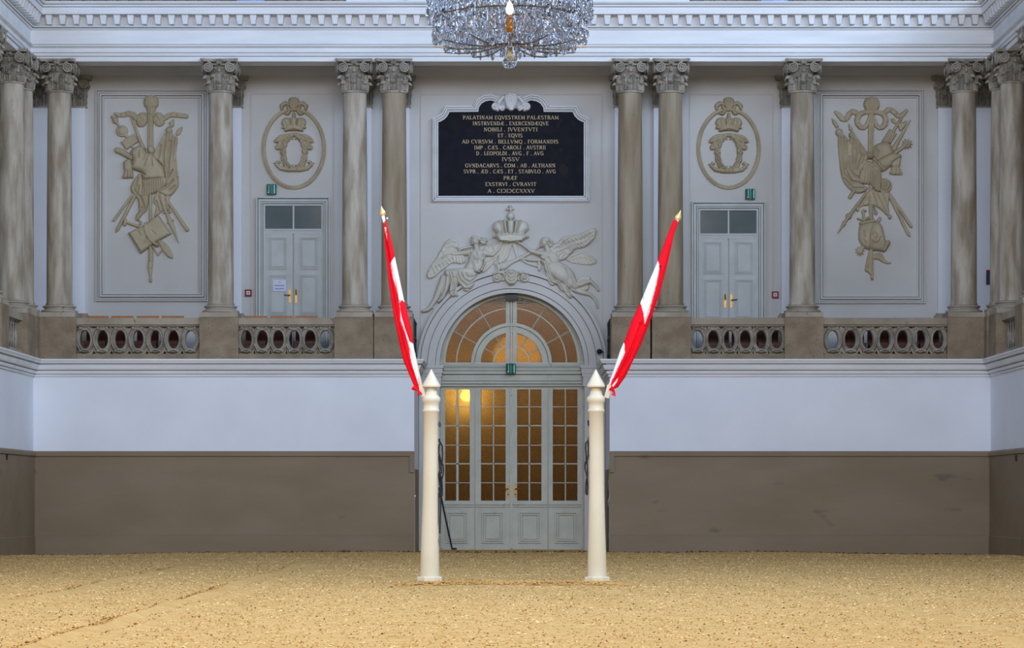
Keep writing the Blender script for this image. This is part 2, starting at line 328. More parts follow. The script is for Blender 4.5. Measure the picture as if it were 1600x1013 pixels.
mb = MB(); w1, w0, h, dp = 0.064, 0.040, 0.185, 0.19
mb.add([(-w0,0,0),(w0,0,0),(w0,-dp*0.8,0),(-w0,-dp*0.8,0),(-w1,0,h),(w1,0,h),(w1,-dp,h),(-w1,-dp,h)], [(0,1,2,3),(7,6,5,4),(3,2,6,7),(0,3,7,4),(1,5,6,2),(0,4,5,1)])
dent = mb.build('dentil', M['plaster_trim'], ent)
dent.location = (0, 0.02-0.05, zz(40.2)); nd = 34; sp = 0.2555
for i in range(-nd, nd+1):
    if i == 0: continue
    c = dent.copy(); COL.objects.link(c); c.parent = ent; c.location = (i*sp, 0.02-0.05, zz(40.2))
for s in (-1, 1):
    for k in range(12):
        c = dent.copy(); COL.objects.link(c); c.parent = ent; c.rotation_euler = (0, 0, -s*math.pi/2+math.pi if False else s*(-math.pi/2)); c.location = (s*(AX-0.09), -0.33-k*sp, zz(40.2))
# rounded hollows between the dentils
mb = MB()
for i in range(-nd, nd):
    xc = (i+0.5)*sp; out = [(xc+0.072*math.cos(a), 0.02-0.09-0.035, PZ(31, 0)+0.085*math.sin(a)) for a in np.linspace(0, math.pi, 9)]
    top = PZ(25, 0)
    V = [(x, -0.12, z) for x, _, z in out]+[(x, -0.12, top+0.02) for x, _, z in out]+[(x, -0.03, z) for x, _, z in out]
    Fc = [(j, j+1, 9+j+1, 9+j) for j in range(8)]+[(j, 18+j, 18+j+1, j+1) for j in range(8)]
    mb.add(V, Fc)
mb.build('arched_cornice_band', M['plaster_trim'], ent)

# gallery back wall with the portal arch cut into it
AR, ACX, AZ = 113.0*52/F, 0.0, PZ(571, YB)       # opening radius, centre, spring height
mb = MB()
arc = [(AR*math.cos(t), AZ+AR*math.sin(t)) for t in np.linspace(math.pi, 0, 49)]
poly = [(-11.3, -0.3), (-AR, -0.3)]+arc+[(AR, -0.3), (11.3, -0.3), (11.3, 10.4), (-11.3, 10.4)]
mb.prism(poly, YB, YB+0.34)
struct(mb.build('wall_back', M['plaster_up']), 'pale gallery wall with the arched portal')
for s, side in ((-1, 'left'), (1, 'right')):
    mb = MB(); mb.box(min(s*11.3, s*11.1), max(s*11.3, s*11.1), -50, YB, 3.5, 10.4); struct(mb.build('wall_gallery_'+side, M['plaster_up']))
mb = MB()
for s in (-1, 1):
    a, b = sorted((s*RX, s*11.3)); mb.box(a, b, 0.45, YB, 3.45, GF)
    a, b = sorted((s*HX, s*11.3)); mb.box(a, b, -50, 0.45, 3.45, GF)
struct(mb.build('floor_gallery', M['plaster_up']))
mb = MB(); mb.box(-11.3, 11.3, 0.4, YB, 9.85, 10.0)
for s in (-1, 1):
    a, b = sorted((s*9.5, s*11.3)); mb.box(a, b, -50, 0.45, 9.85, 10.0)
struct(mb.build('ceiling', M['plaster_up']), 'flat ceiling over the gallery')
# wall architrave over the pilasters
mb = MB()
mb.sweep([(0, 9.27), (0.14, 9.27), (0.14, 9.42), (0.16, 9.43), (0.16, 9.6), (0.22, 9.64), (0.22, 9.85), (0, 9.85)], lambda o: [(-11.1+o, -50), (-11.1+o, YB-o), (11.1-o, YB-o), (11.1-o, -50)])
struct(mb.build('trim_4', M['plaster_up']), 'architrave running over the pilasters at the gallery ceiling')

def px_frame(mb, x0, x1, y0, y1, Y, steps, mi=0):   # stepped moulding: steps = (inset0, inset1, protrusion)
    for a, b, p in steps:
        X0, X1, Za, Zb = PX(x0, Y), PX(x1, Y), PZ(y1, Y), PZ(y0, Y); k = (D0+Y)/F
        o = [(X0+a*k, Za+a*k), (X1-a*k, Za+a*k), (X1-a*k, Zb-a*k), (X0+a*k, Zb-a*k)]; i = [(X0+b*k, Za+b*k), (X1-b*k, Za+b*k), (X1-b*k, Zb-b*k), (X0+b*k, Zb-b*k)]
        mb.ring(o, i, Y-p, Y)
n = 5
for (x0, x1, y0, y1) in ((150, 325.5, 140.5, 471), (1275, 1445, 140.5, 474.5)):
    mb = MB(); px_frame(mb, x0, x1, y0, y1, YB, [(0, 1.8, 0.06), (3.0, 5.4, 0.03), (6.5, 9.4, 0.08), (10.5, 12.8, 0.05)])
    struct(mb.build('trim_%d' % n, M['plaster_up']), 'moulded rectangular frame around the wall relief'); n += 1
for (x0, x1, y0, y1) in ((392, 523, 146, 556), (1077, 1208, 147, 556), (657, 941, 147, 568)):
    mb = MB(); px_frame(mb, x0, x1, y0, y1, YB, [(0, 1.3, 0.02)])
    struct(mb.build('trim_%d' % n, M['plaster_up']), 'thin raised border line on the pale gallery wall'); n += 1

# ------------------------------------------------------------------ columns
def leaf(mb, c, ang, z0, h, w_, r0, r1, curl, lobes=4, flatn=None):
    """one acanthus leaf: front and back skins, ribbed, tip curling outward"""
    nu, nv = 9, 16; fr = []; bk = []
    for v in range(nv):
        t = v/(nv-1)
        zc = z0+h*(math.sin(t*1.75)/math.sin(1.75) if t < 0.9 else 1.0-0.7*(t-0.9)*1.2)
        rr = r0+(r1-r0)*t+curl*max(0, t-0.55)**2*4
        if t > 0.88: zc -= 0.035*(t-0.88)/0.12
        ww = w_*(0.72+0.38*math.sin(t*2.6))*(1-0.8*max(0, t-0.8)/0.2*0.6)*(1+0.16*math.sin(t*math.pi*2*lobes))
        for u in range(nu):
            s = u/(nu-1)*2-1
            bulge = 0.018*(1-s*s)+0.019*math.cos(s*math.pi*2.5)
            for lst, off in ((fr, 0.0), (bk, -0.02)):
                if flatn is None:
                    a = ang+s*ww/ max(r0, .05)/2; R = rr+bulge+off; lst.append((c[0]+R*math.cos(a), c[1]+R*math.sin(a), c[2]+zc))
                else: lst.append((c[0]+ang+s*ww/2, c[1]-(rr+bulge+off), c[2]+zc))
    V = fr+bk; N_ = nu*nv; Fc = []
    for v in range(nv-1):
        for u in range(nu-1):
            a = v*nu+u; Fc += [(a, a+1, a+nu+1, a+nu), (N_+a, N_+a+nu, N_+a+nu+1, N_+a+1)]
    rim = [u for u in range(nu)]+[v*nu+nu-1 for v in range(1, nv)]+[(nv-1)*nu+u for u in range(nu-2, -1, -1)]+[v*nu for v in range(nv-2, 0, -1)]
    for i in range(len(rim)):
        a, b = rim[i], rim[(i+1) % len(rim)]; Fc.append((a, N_+a, N_+b, b))
    mb.add(V, Fc)
def volute(mb, c, nrm, R=0.088, hand=1):
    """spiral scroll facing nrm (horizontal unit vector)"""
    nrm = Vector(nrm).normalized(); rt = Vector((0, 0, 1)).cross(nrm)*hand; up = Vector((0, 0, 1)); c = Vector(c)
    pts = []; rad = []
    for i in range(44):
        t = i/43; a = math.pi/2+t*2*math.pi*2.3; r = (R-0.012)*(1-t)**0.9+0.012
        pts.append(c+rt*(-r*math.cos(a))+up*r*math.sin(a)+nrm*(0.018+0.02*t)); rad.append(0.0145-0.006*t)
    mb.tube(pts, rad, 6, up=nrm)
    n_ = 20; V = []
    for k_, (rr, off) in enumerate(((R*0.85, -0.06), (R*0.93, -0.012), (R*0.5, -0.012))):
        for j in range(n_):
            a = 2*math.pi*j/n_; V.append(c+rt*rr*math.cos(a)+up*rr*math.sin(a)+nrm*off)
    Fc = [(k_*n_+j, k_*n_+(j+1)%n_, (k_+1)*n_+(j+1)%n_, (k_+1)*n_+j) for k_ in range(2) for j in range(n_)]+[tuple(range(n_)), tuple(2*n_+j for j in range(n_))]
    mb.add(V, Fc)
def capital(parent, capm, H=0.62):
    mb = MB(); k = H/0.62; vols = []; ab = MB()
    mb.lathe([(0.2, 0), (0.245, 0.0), (0.25, 0.015), (0.245, 0.03), (0.215, 0.035), (0.205, 0.06), (0.21, 0.3), (0.235, 0.40), (0.27, 0.43), (0.285, 0.45), (0.27, 0.47), (0.22, 0.48), (0.22, 0.56)], n=28)
    for i in range(8): leaf(mb, (0,0,0), math.pi/4+i*math.pi/4, 0.035, 0.17, 0.118, 0.228, 0.25, 0.065)
    for i in range(8): leaf(mb, (0,0,0), i*math.pi/4+math.pi/8, 0.05, 0.275, 0.10, 0.215, 0.268, 0.07)
    for i in range(24):
        a = 2*math.pi*i/24; mb.lathe([(0.001, -0.028), (0.016, -0.014), (0.018, 0.006), (0.001, 0.026)], (0.285*math.cos(a), 0.285*math.sin(a), 0.45), 6)
    for q in range(4):
        A = q*math.pi/2-math.pi/2; n0 = Vector((math.cos(A), math.sin(A), 0)); t0 = Vector((-math.sin(A), math.cos(A), 0))
        for s in (-1, 1):
            nr = (n0+t0*s*0.25).normalized(); c = n0*0.30+t0*s*0.205+Vector((0, 0, 0.455)); vm = MB(); volute(vm, c, nr, R=0.098, hand=-s); vols.append(vm)
            # channel from volute to the middle
            mb.tube([n0*0.265+t0*s*x_+Vector((0, 0, 0.505+0.03*(x_/0.2)**2)) for x_ in (0.02, 0.07, 0.12, 0.17, 0.21)], 0.016, 6)
        mb.obox(n0*0.29+Vector((0, 0, 0.56)), t0*0.05, n0*0.035, Vector((0, 0, 0.045)))       # fleuron
        for j in range(5):
            a = j*2*math.pi/5; mb.lathe([(0.001,-0.02),(0.02,0),(0.001,0.02)], (n0*0.335+t0*0.035*math.cos(a)+Vector((0,0,0.56+0.035*math.sin(a)))), 6)
        mb.lathe([(0.001, -0.04), (0.035, -0.01), (0.03, 0.02), (0.001, 0.04)], (n0*0.275+Vector((0, 0, 0.40))), 8)
    for z0, z1, e in ((0.565, 0.588, 0.325), (0.588, 0.62, 0.345)):     # abacus with hollow sides
        pl = []
        for q in range(4):
            A = q*math.pi/2-math.pi/4; 
            p0 = Vector((math.cos(A-0.06), math.sin(A-0.06)))*e*1.38; p1 = Vector((math.cos(A+0.06), math.sin(A+0.06)))*e*1.38
            pl += [p0, p1]; A2 = A+math.pi/4; nxt = Vector((math.cos(A+math.pi/2-0.06), math.sin(A+math.pi/2-0.06)))*e*1.38
            for t in (0.2, 0.35, 0.5, 0.65, 0.8):
                m_ = p1.lerp(nxt, t); pl.append(m_-Vector((math.cos(A2), math.sin(A2)))*0.055*math.sin(t*math.pi))
        nn = len(pl); ab.add([(p.x, p.y, z0) for p in pl]+[(p.x, p.y, z1) for p in pl], [tuple(range(nn-1, -1, -1)), tuple(range(nn, 2*nn))]+[(i, (i+1)%nn, nn+(i+1)%nn, nn+i) for i in range(nn)])
    c = mb.build('capital', capm, parent, smooth=True, angle=50)
    ab.build('abacus', capm, c)
    for vm in vols: vm.build('volute', capm, c, smooth=True, angle=50)
    return c
def shaft_prof(h):
    out = []
    for i in range(13):
        t = i/12; out.append((0.243-0.024*t**1.7, h*t))
    return [(0.26, 0), (0.26, 0.025), (0.243, 0.05)]+[p for p in out[1:]]
ZS = 4.66; ZC = 8.67                                          # shaft foot and shaft head
def make_column(label, smat, stone, capm, ped_w=0.365):
    t = thing('stone_column', label, 'column', (0, 0, 0), 'columns of the gallery colonnade', local=True)
    mb = MB().box(-0.355, 0.355, -0.355, 0.355, PZ(495.5, -.1)-GF, PZ(488, -.1)-GF)
    mb.build('plinth', stone, t)
    pr = [(0.33, 0.885), (0.345, 0.89), (0.352, 0.91), (0.345, 0.93), (0.315, 0.94), (0.285, 0.955), (0.28, 0.97), (0.295, 0.985), (0.31, 0.99), (0.317, 1.003), (0.31, 1.018), (0.28, 1.022), (0.25, 1.03)]
    MB().lathe(pr, n=32).build('base', stone, t, smooth=True)
    MB().box(-ped_w, ped_w, -0.34, 0.34, 0, PZ(495.5, -.1)-GF).build('pedestal', M['stone_ped'], t)
    MB().lathe(shaft_prof(ZC-ZS), (0, 0, ZS-GF), 40).build('shaft', smat, t, smooth=True)
    c = capital(t, capm); c.location = (0, 0, ZC-GF)
    return t
CYL = 0.26
cols = [(93, 'stone column at the far left of the end gallery, left of the left trophy relief', 0), (345, 'stone column between the left trophy relief and left oval medallion', 1), (554.5, 'left column of the pair left of the portal, beside the left gallery door', 1), (616, 'right column of the pair left of the portal, behind the left flag', 2),
        (984.5, 'left column of the pair right of the portal, nearest the inscribed tablet', 2), (1047.5, 'right column of the pair right of the portal, behind the right flag tip', 2), (1253.5, 'stone column between the right oval medallion and right trophy relief', 1), (1506, 'stone column at the far right of the end gallery, right of the right trophy relief', 0)]
protoA = make_column('', M['stone_shaft'], M['stone'], M['stone_cap']); protoB = make_column('', M['stone_shaft2'], M['stone'], M['stone_cap'])
usedA = usedB = False
def put_col(proto, loc, label, first):
    if first: proto.location = loc; proto['label'] = label; return proto
    return dup(proto, loc, label)
for px, lab, kd in cols:
    loc = (PX(px, CYL), CYL, GF)
    if kd == 2: put_col(protoB, loc, lab, not usedB); usedB = True
    else: put_col(protoA, loc, lab, not usedA); usedA = True
for s, sd in ((-1, 'left'), (1, 'right')):
    put_col(protoA, (s*9.235, -0.02-0.03, GF), 'stone column in the %s corner of the gallery, half hidden behind a nearer column' % sd, False)
    put_col(protoA, (s*9.255, -0.86, GF), 'large stone column at the %s edge of the photo, foremost whole one there' % sd, False)
    put_col(protoA, (s*9.26, -3.35, GF), 'column of the %s side gallery cut by the frame, only its capital edge seen' % sd, False)
for p in (protoA, protoB):
    pass

# pilasters behind each column
def make_pilaster():
    t = thing('wall_pilaster', '', 'pilaster', (0, 0, 0), 'flat pilasters on the gallery wall', local=True)
    MB().box(-0.225, 0.225, -0.10, 0.0, 0.0, ZC-GF-0.02).build('shaft', M['plaster'], t)
    mb = MB().box(-0.32, 0.32, -0.15, 0, 0.86, 0.90).box(-0.29, 0.29, -0.13, 0, 0.90, 0.96).box(-0.26, 0.26, -0.12, 0, 0.96, 1.0).box(-0.31, 0.31, -0.14, 0, 0, 0.86)
    mb.build('base', M['stone'], t)
    mb = MB().box(-0.225, 0.225, -0.11, 0, 0, 0.5).box(-0.25, 0.25, -0.13, 0, 0, 0.03)
    for x in (-0.15, 0.0, 0.15): leaf(mb, (0, 0, 0), x, 0.03, 0.20, 0.135, 0.11, 0.13, 0.08, flatn=1)
    for x in (-0.21, -0.075, 0.075, 0.21): leaf(mb, (0, 0, 0), x, 0.05, 0.35, 0.12, 0.105, 0.14, 0.08, flatn=1)
    for s in (-1, 1):
        volute(mb, (s*0.215, -0.20, 0.45), (s*0.15, -1, 0), R=0.098, hand=-s); mb.box(s*0.215-0.07, s*0.215+0.07, -0.19, 0, 0.39, 0.52)
        mb.tube([(s*x_, -0.14, 0.50+0.04*(x_/0.2)**2) for x_ in (0.02, 0.07, 0.12, 0.17, 0.21)], 0.02, 6)
        mb.tube([(s*0.27, -0.11, 0.46), (s*0.29, -0.06, 0.42), (s*0.27, -0.02, 0.38)], 0.03, 6)
    mb.box(-0.06, 0.06, -0.22, 0, 0.52, 0.60)
    mb.prism([(-0.33, 0.535), (0.33, 0.535), (0.355, 0.62), (-0.355, 0.62)], -0.19, 0)
    c = mb.build('capital', M['stone_cap'], t, smooth=True, angle=50); c.location = (0, 0, ZC-GF-0.02)
    return t
pil = make_pilaster(); pil['label'] = 'white pilaster on the back wall behind the column in the left corner'
pil.location = (-9.30, YB, GF)
names = ['far left column', 'column between left trophy and left medallion', 'column nearest the left gallery door', 'column behind the left flag', 'column right of the tablet, nearest to it', 'column behind the right flag tip', 'column between right medallion and right trophy', 'far right column']
for (px, lab, kd), nm in zip(cols, names):
    dup(pil, (PX(px, CYL), YB, GF), 'white pilaster on the back wall behind the '+nm)
dup(pil, (9.30, YB, GF), 'white pilaster on the back wall behind the column in the right corner')

# ------------------------------------------------------------------ balustrades
def oval(a, b, n=28, cx=0, cz=0): return [(cx+a*math.cos(2*math.pi*i/n), cz+b*math.sin(2*math.pi*i/n)) for i in range(n)]
ZR = PZ(497, 0.0); ZO = PZ(531, 0.1)
def make_link():
    mb = MB(); n_ = 28
    prof = [(0.172, 0.252, 0.0), (0.178, 0.258, -0.045), (0.160, 0.238, -0.07), (0.143, 0.22, -0.045), (0.135, 0.21, -0.055), (0.118, 0.192, -0.065), (0.102, 0.172, -0.04), (0.100, 0.170, 0.0)]
    full = prof+[(a, b, 0.10-y-0.02) for a, b, y in prof[::-1]]
    V = []; K = len(full)
    for a, b, y in full:
        for j in range(n_):
            t = 2*math.pi*j/n_; V.append((a*math.cos(t), y, b*math.sin(t)))
    mb.add(V, [(i*n_+j, i*n_+(j+1)%n_, ((i+1)%K)*n_+(j+1)%n_, ((i+1)%K)*n_+j) for i in range(K) for j in range(n_)])
    for sz in (-1, 1):
        for sx in (-1, 1): mb.lathe([(0.001, -0.028), (0.026, -0.01), (0.026, 0.01), (0.001, 0.028)], (sx*0.085, -0.065, sz*0.215), 8)
        mb.tube([(-0.06, -0.06, sz*0.205), (0, -0.085, sz*0.185), (0.06, -0.06, sz*0.205)], 0.016, 6)
    for sz in (-0.04, 0.0, 0.04): mb.tube([(0.15, -0.03, sz), (0.168, -0.085, sz), (0.19, -0.03, sz)], 0.014, 6)
    return mb
linkp = make_link()
def balustrade(px0, px1, ovals, label, first):
    X0, X1 = PX(px0, 0.0), PX(px1, 0.0); t = thing('stone_balustrade', label, 'balustrade', ((X0+X1)/2, 0.13, GF), 'pierced stone balustrades of the end gallery')
    mb = MB(); rail = [(0.02, ZR-0.02), (0.03, ZR), (-0.25, ZR), (-0.25, ZR-0.12), (-0.22, ZR-0.13), (0.0, ZR-0.13), (0.012, ZR-0.125), (0.02, ZR-0.11)]
    mb.sweep(rail, lambda o: [(X0, -o), (X1, -o)]); mb.build('handrail', M['stone'], t, smooth=True)
    zb = PZ(553, 0.0)
    MB().box(X0, X1, -0.005, 0.24, GF, zb).box(X0, X1, 0.01, 0.22, ZR-0.16, ZR-0.12).build('plinth', M['stone_ped'], t)
    # pierced slab
    zt = ZR-0.16; mb = MB(); n_ = 28
    xs_ = [PX(o_, 0.1) for o_ in ovals]; half = (xs_[1]-xs_[0])/2
    for i, xc in enumerate(xs_):
        xl = X0 if i == 0 else (xs_[i-1]+xc)/2; xr = X1 if i == len(xs_)-1 else (xs_[i+1]+xc)/2
        inn = oval(0.12, 0.19, n_, xc, ZO); outp = []
        for (x_, z_) in oval(1, 1, n_):
            k_ = min(((xr-xc) if x_ > 0 else (xc-xl))/max(abs(x_), 1e-6), ((zt-ZO) if z_ > 0 else (ZO-zb))/max(abs(z_), 1e-6)); outp.append((xc+x_*k_, ZO+z_*k_))
        mb.ring(outp, inn, 0.10, 0.18)
    mb.build('pierced_slab', M['stone'], t)
    for i, xc in enumerate(xs_):
        if first and i == 0: o_ = linkp.build('oval_link', M['stone_cap'], t, smooth=True, angle=60, origin=(0, 0, 0)); balustrade.p = o_
        else: o_ = balustrade.p.copy(); COL.objects.link(o_); o_.parent = t
        o_.location = Vector((xc, 0.085, ZO))-t.location
balustrade(118, 313, [133, 160.5, 188, 216, 243.3, 271, 298], 'stone balustrade with seven oval openings, left of the portal', True)
balustrade(370, 524, [385, 410, 435, 460, 484.5, 508.5], 'stone balustrade with six oval openings before the left gallery door', False)
balustrade(1076, 1229, [1090, 1114.5, 1139.5, 1164.5, 1189, 1213.5], 'stone balustrade with six oval openings before the right gallery door', False)
balustrade(1286, 1482, [1301, 1328.5, 1356, 1382.5, 1410, 1437.5, 1465.5], 'stone balustrade with seven oval openings, right of the portal', False)
# side balustrades of turned balusters
bal = None
for s, sd in ((-1, 'left'), (1, 'right')):
    t = thing('baluster_rail', 'short stone rail of turned balusters in the %s side gallery' % sd, 'balustrade', (s*9.1, -2.1, GF))
    mb = MB().box(min(s*9.0, s*9.25), max(s*9.0, s*9.25), -3.0, -1.2, ZR-0.13, ZR); mb.box(min(s*8.99, s*9.23), max(s*8.99, s*9.23), -3.0, -1.2, GF, GF+0.09); mb.build('handrail', M['stone'], t)
    for k in range(8):
        if bal is None:
            bal = MB().lathe([(0.05, 0), (0.05, 0.04), (0.025, 0.06), (0.03, 0.10), (0.065, 0.20), (0.06, 0.28), (0.025, 0.40), (0.02, 0.46), (0.04, 0.50), (0.025, 0.52), (0.05, 0.54), (0.05, 0.60)], n=12).build('baluster', M['stone_cap'], t, smooth=True, origin=(0, 0, 0)); b_ = bal
        else: b_ = bal.copy(); COL.objects.link(b_); b_.parent = t
        b_.location = (s*0.0, -0.80+k*0.225, 0.08); b_.scale = (0.5, 0.8, 1)
# iron side rails between the paired pedestals and the portal wall
for s, sd in ((-1, 'left'), (1, 'right')):
    t = thing('iron_guard_rail', 'dark iron rail end on, between %s pedestal pair and portal wall' % sd, 'railing', (s*1.88, 1.2, GF))
    mb = MB()
    for z_ in (4.42, 4.1, 3.8): mb.box(s*1.88-0.02, s*1.88+0.02, 0.6, 1.95, z_-0.02, z_+0.02)
    mb.build('bar', M['black'], t)
    mb = MB(); [mb.box(s*1.88-0.015, s*1.88+0.015, y_-0.015, y_+0.015, GF, 4.42) for y_ in (0.65, 0.95, 1.25, 1.55, 1.85)]; mb.build('upright', M['black'], t)
# gallery chairs
def make_chair():
    t = thing('gallery_chair', '', 'chair', (0, 0, 0), 'wooden chairs behind the balustrades', local=True)
    MB().box(-0.205, 0.205, -0.02, 0.02, 0.36, 0.80).build('backrest', M['wood'], t)
    MB().box(-0.212, 0.212, -0.03, 0.03, 0.80, 0.845).build('top_rail', M['wood_top'], t)
    MB().box(-0.205, 0.205, -0.38, 0.02, 0.30, 0.36).box(-0.19, 0.19, -0.36, -0.02, 0.12, 0.30).build('seat', M['wood'], t)
    for sx in (-1, 1):
        for y_ in (-0.36, 0.0): MB().box(sx*0.19-0.015, sx*0.19+0.015, y_-0.015, y_+0.015, 0, 0.30).build('leg', M['wood'], t)
    return t
ch = make_chair(); fst = True; YCH = 0.85
order = ['first', 'second', 'third', 'fourth']
for bay, pxs, dz in (('the left trophy relief', (152, 191.3, 231, 270), 0.02), ('the left gallery door', (401, 439.3, 478.7), 0.02), ('the right gallery door', (1122, 1160, 1199), -0.04), ('the right trophy relief', (1333, 1372, 1411, 1450), -0.04)):
    for k, px in enumerate(pxs):
        lab = '%s wooden chair from the left, behind the balustrade below %s' % (order[k], bay); loc = (PX(px, YCH), YCH, GF+dz if dz > 0 else GF)
        if fst: ch.location = loc; ch['label'] = lab; fst = False; o = ch
        else: o = dup(ch, loc, lab)
        if dz < 0: o.scale = (1, 1, 0.94)
        else: o.location.z = GF; o.scale = (1, 1, 1.035)
# ------------------------------------------------------------------ portal
k2 = lambda Y: (D0+Y)/F
# archivolt and piers
mb = MB(); cz = AZ; YP = YB
def arcpts(r, n=49): return [(r*math.cos(t), cz+r*math.sin(t)) for t in np.linspace(math.pi, 0, n)]
u = 52/F
for r0, r1, p in ((113, 119, 0.05), (120, 131.5, 0.07), (132.5, 134, 0.085), (134, 142.5, 0.075), (143.8, 148, 0.13)):
    mb.ring(arcpts(r1*u), arcpts(r0*u), YP-p, YP, closed=False)
struct(mb.build('trim_10', M['plaster_up'], smooth=True), 'moulded archivolt around the portal')
mb = MB()
for s in (-1, 1):
    x0, x1 = sorted((s*113*u, s*(RX-0.02))); mb.box(x0, x1, YP-0.05, YP, -0.2, PZ(604, YB))
    for zt, zb, e in ((571, 576, 0.10), (576, 584, 0.075), (584, 589, 0.055), (589, 604, 0.035)):
        a, b = sorted((s*(113*u-e*0.8), s*RX)); mb.box(a, b, YP-0.05-e, YP+0.3, PZ(zb, YB), PZ(zt, YB))
struct(mb.build('trim_11', M['plaster_up']), 'impost mouldings either side of the portal')
YD = 2.28; kd = k2(YD)
dz = lambda py: PZ(py, YD); dx = lambda px: PX(px, YD)
door = thing('door_1', 'arched double portal of four glazed leaves with a fanlight', 'door', (0, YD, 0)); door['kind'] = 'structure'
mb = MB()
for a, b in ((686, 690.5), (909, 914)): mb.box(dx(a), dx(b), YD-0.02, YD+0.12, -0.2, dz(571))
for zt, zb, p in ((574, 575, 0.0), (575, 579.5, 0.06), (579.5, 580.6, 0.02), (580.6, 585, 0.09), (585, 586.3, 0.0), (586.3, 595.5, 0.05), (595.5, 596.7, 0.0), (596.7, 600, 0.10), (600, 601.2, 0.04), (601.2, 604, 0.07)):
    mb.box(dx(686), dx(913), YD-p, YD+0.1, dz(zb), dz(zt))
mb.build('transom', M['portal'], door)
# fanlight
fx, fz = dx(799.2), dz(568)
def farc(r, a0=180, a1=0, n=41): return [(fx+r*kd*math.cos(math.radians(t)), fz+r*kd*math.sin(math.radians(t))) for t in np.linspace(a0, a1, n)]
mb = MB()
mb.ring(farc(114), farc(103), YD-0.02, YD+0.1, closed=False); mb.ring(farc(107.5), farc(103.5), YD-0.05, YD, closed=False)
mb.ring(farc(63), farc(58), YD-0.05, YD+0.06, closed=False); mb.ring(farc(57), farc(48), YD-0.02, YD+0.06, closed=False)
mb.box(dx(686), dx(913), YD-0.02, YD+0.06, dz(574), dz(568)-0.0)
mb.box(dx(790.5), dx(796.8), YD-0.026, YD+0.055, fz, fz+104*kd); mb.box(dx(797.6), dx(800.2), YD-0.06, YD+0.055, fz, fz+104*kd); mb.box(dx(801), dx(807.5), YD-0.026, YD+0.055, fz, fz+104*kd)
mb.build('fanlight_frame', M['portal'], door)
mb = MB()
for r in (86, 28): mb.ring(farc(r+0.9), farc(r-0.9), YD+0.0, YD+0.03, closed=False)
for a in (29, 59, 121, 151):
    for r0, r1 in ((14 if False else 28, 49), (62, 104)):
        c_, s_ = math.cos(math.radians(a)), math.sin(math.radians(a)); p0 = (fx+r0*kd*c_, YD+0.015, fz+r0*kd*s_); p1 = (fx+r1*kd*c_, YD+0.015, fz+r1*kd*s_)
        mb.tube([p0, p1], 0.012, 4)
mb.build('glazing_bar', M['portal'], door)
mb = MB(); mb.prism([(x, z) for x, z in farc(104, 180, 0)], YD+0.03, YD+0.036); mb.build('fanlight_pane', M['amber'], door)
# four leaves
leaves = [(689.5, 741, 695.5, 713, 716.5, 734, 697, 731), (742.5, 797.5, 751.5, 770.2, 771.6+0.4, 790, 753, 787), (799.3, 855.5, 808, 826, 828.2, 846, 810.5, 845), (857, 909.5, 863.7, 882.6, 884.2, 902.3, 867, 902.5)]
hl = [608.7, 636, 665.5, 696, 725, 754.7, 782.7]
for i, (x0, x1, g0, g1, g2, g3, q0, q1) in enumerate(leaves):
    lab = ['outer left', 'inner left', 'inner right', 'outer right'][i]
    mb = MB(); y0, y1 = YD, YD+0.05; B = MB.box
    mb.box(dx(x0), dx(g0), y0, y1, 0, dz(604)); mb.box(dx(g3), dx(x1), y0, y1, 0, dz(604)); mb.box(dx(g0), dx(g3), y0, y1, dz(608.7), dz(604)); mb.box(dx(g0), dx(g3), y0, y1, 0, dz(782.7))
    mb.box(dx(x0+1), dx(x1-1), y0-0.03, y0, dz(789), dz(786)); mb.box(dx(x0+1), dx(x1-1), y0-0.03, y0, dz(792.5), dz(790))
    X0, X1, Za, Zb = dx(q0), dx(q1), dz(850 if i > 3 else 849), dz(800)
    rect_ring(mb, X0, X1, Za, Zb, 0.028, y0-0.03, y0); rect_ring(mb, X0+0.039, X1-0.039, Za+0.039, Zb-0.039, 0.03, y0-0.034, y0); mb.box(X0+0.080, X1-0.080, y0-0.028, y0, Za+0.080, Zb-0.080)
    mb.box(dx(x0), dx(x1), y0-0.02, y0, 0.0, dz(856))
    lf = mb.build('door_leaf', M['portal'], door)
    lf.location = (0, 0, 0)
    mb = MB(); mb.box(dx(g1), dx(g2), y0+0.0, y1-0.01, dz(782.7), dz(608.7))
    for j, h_ in enumerate(hl[1:-1]):
        e = 0.9 if j in (1, 3) else 0.55; mb.box(dx(g0), dx(g3), y0+0.0, y1-0.01, dz(h_+e), dz(h_-e))
    gb = mb.build('glazing_bar', M['portal'], lf, origin=door.location)
    mb = MB(); mb.box(dx(g0)-.005, dx(g3)+.005, y0+0.035, y0+0.041, dz(783.5), dz(608)); mb.build('glass_pane', M['amber'], lf, origin=door.location)
    if i in (1, 2):
        hx = dx(793.7 if i == 1 else 805.3); mb = MB(); mb.box(hx-0.022, hx+0.022, y0-0.012, y0, dz(778), dz(757))
        sg = -1 if i == 1 else 1
        mb.tube([(hx, y0-0.01, dz(764)), (hx, y0-0.06, dz(764)), (hx+sg*0.02, y0-0.07, dz(764)), (hx+sg*0.11, y0-0.065, dz(765))], 0.011, 8); mb.lathe([(0.012, -0.01), (0.016, 0), (0.012, 0.01)], (hx, y0-0.015, dz(773)), 8)
        mb.build('door_handle', M['brass'], lf, smooth=True, origin=door.location)
mb = MB()
for x_ in (741.7, 856.2): mb.box(dx(x_)-0.006, dx(x_)+0.006, YD+0.01, YD+0.05, 0, dz(604))
mb.box(dx(796.8), dx(800.2), YD-0.02, YD+0.04, 0, dz(604)); mb.build('meeting_stile', M['portal'], door)
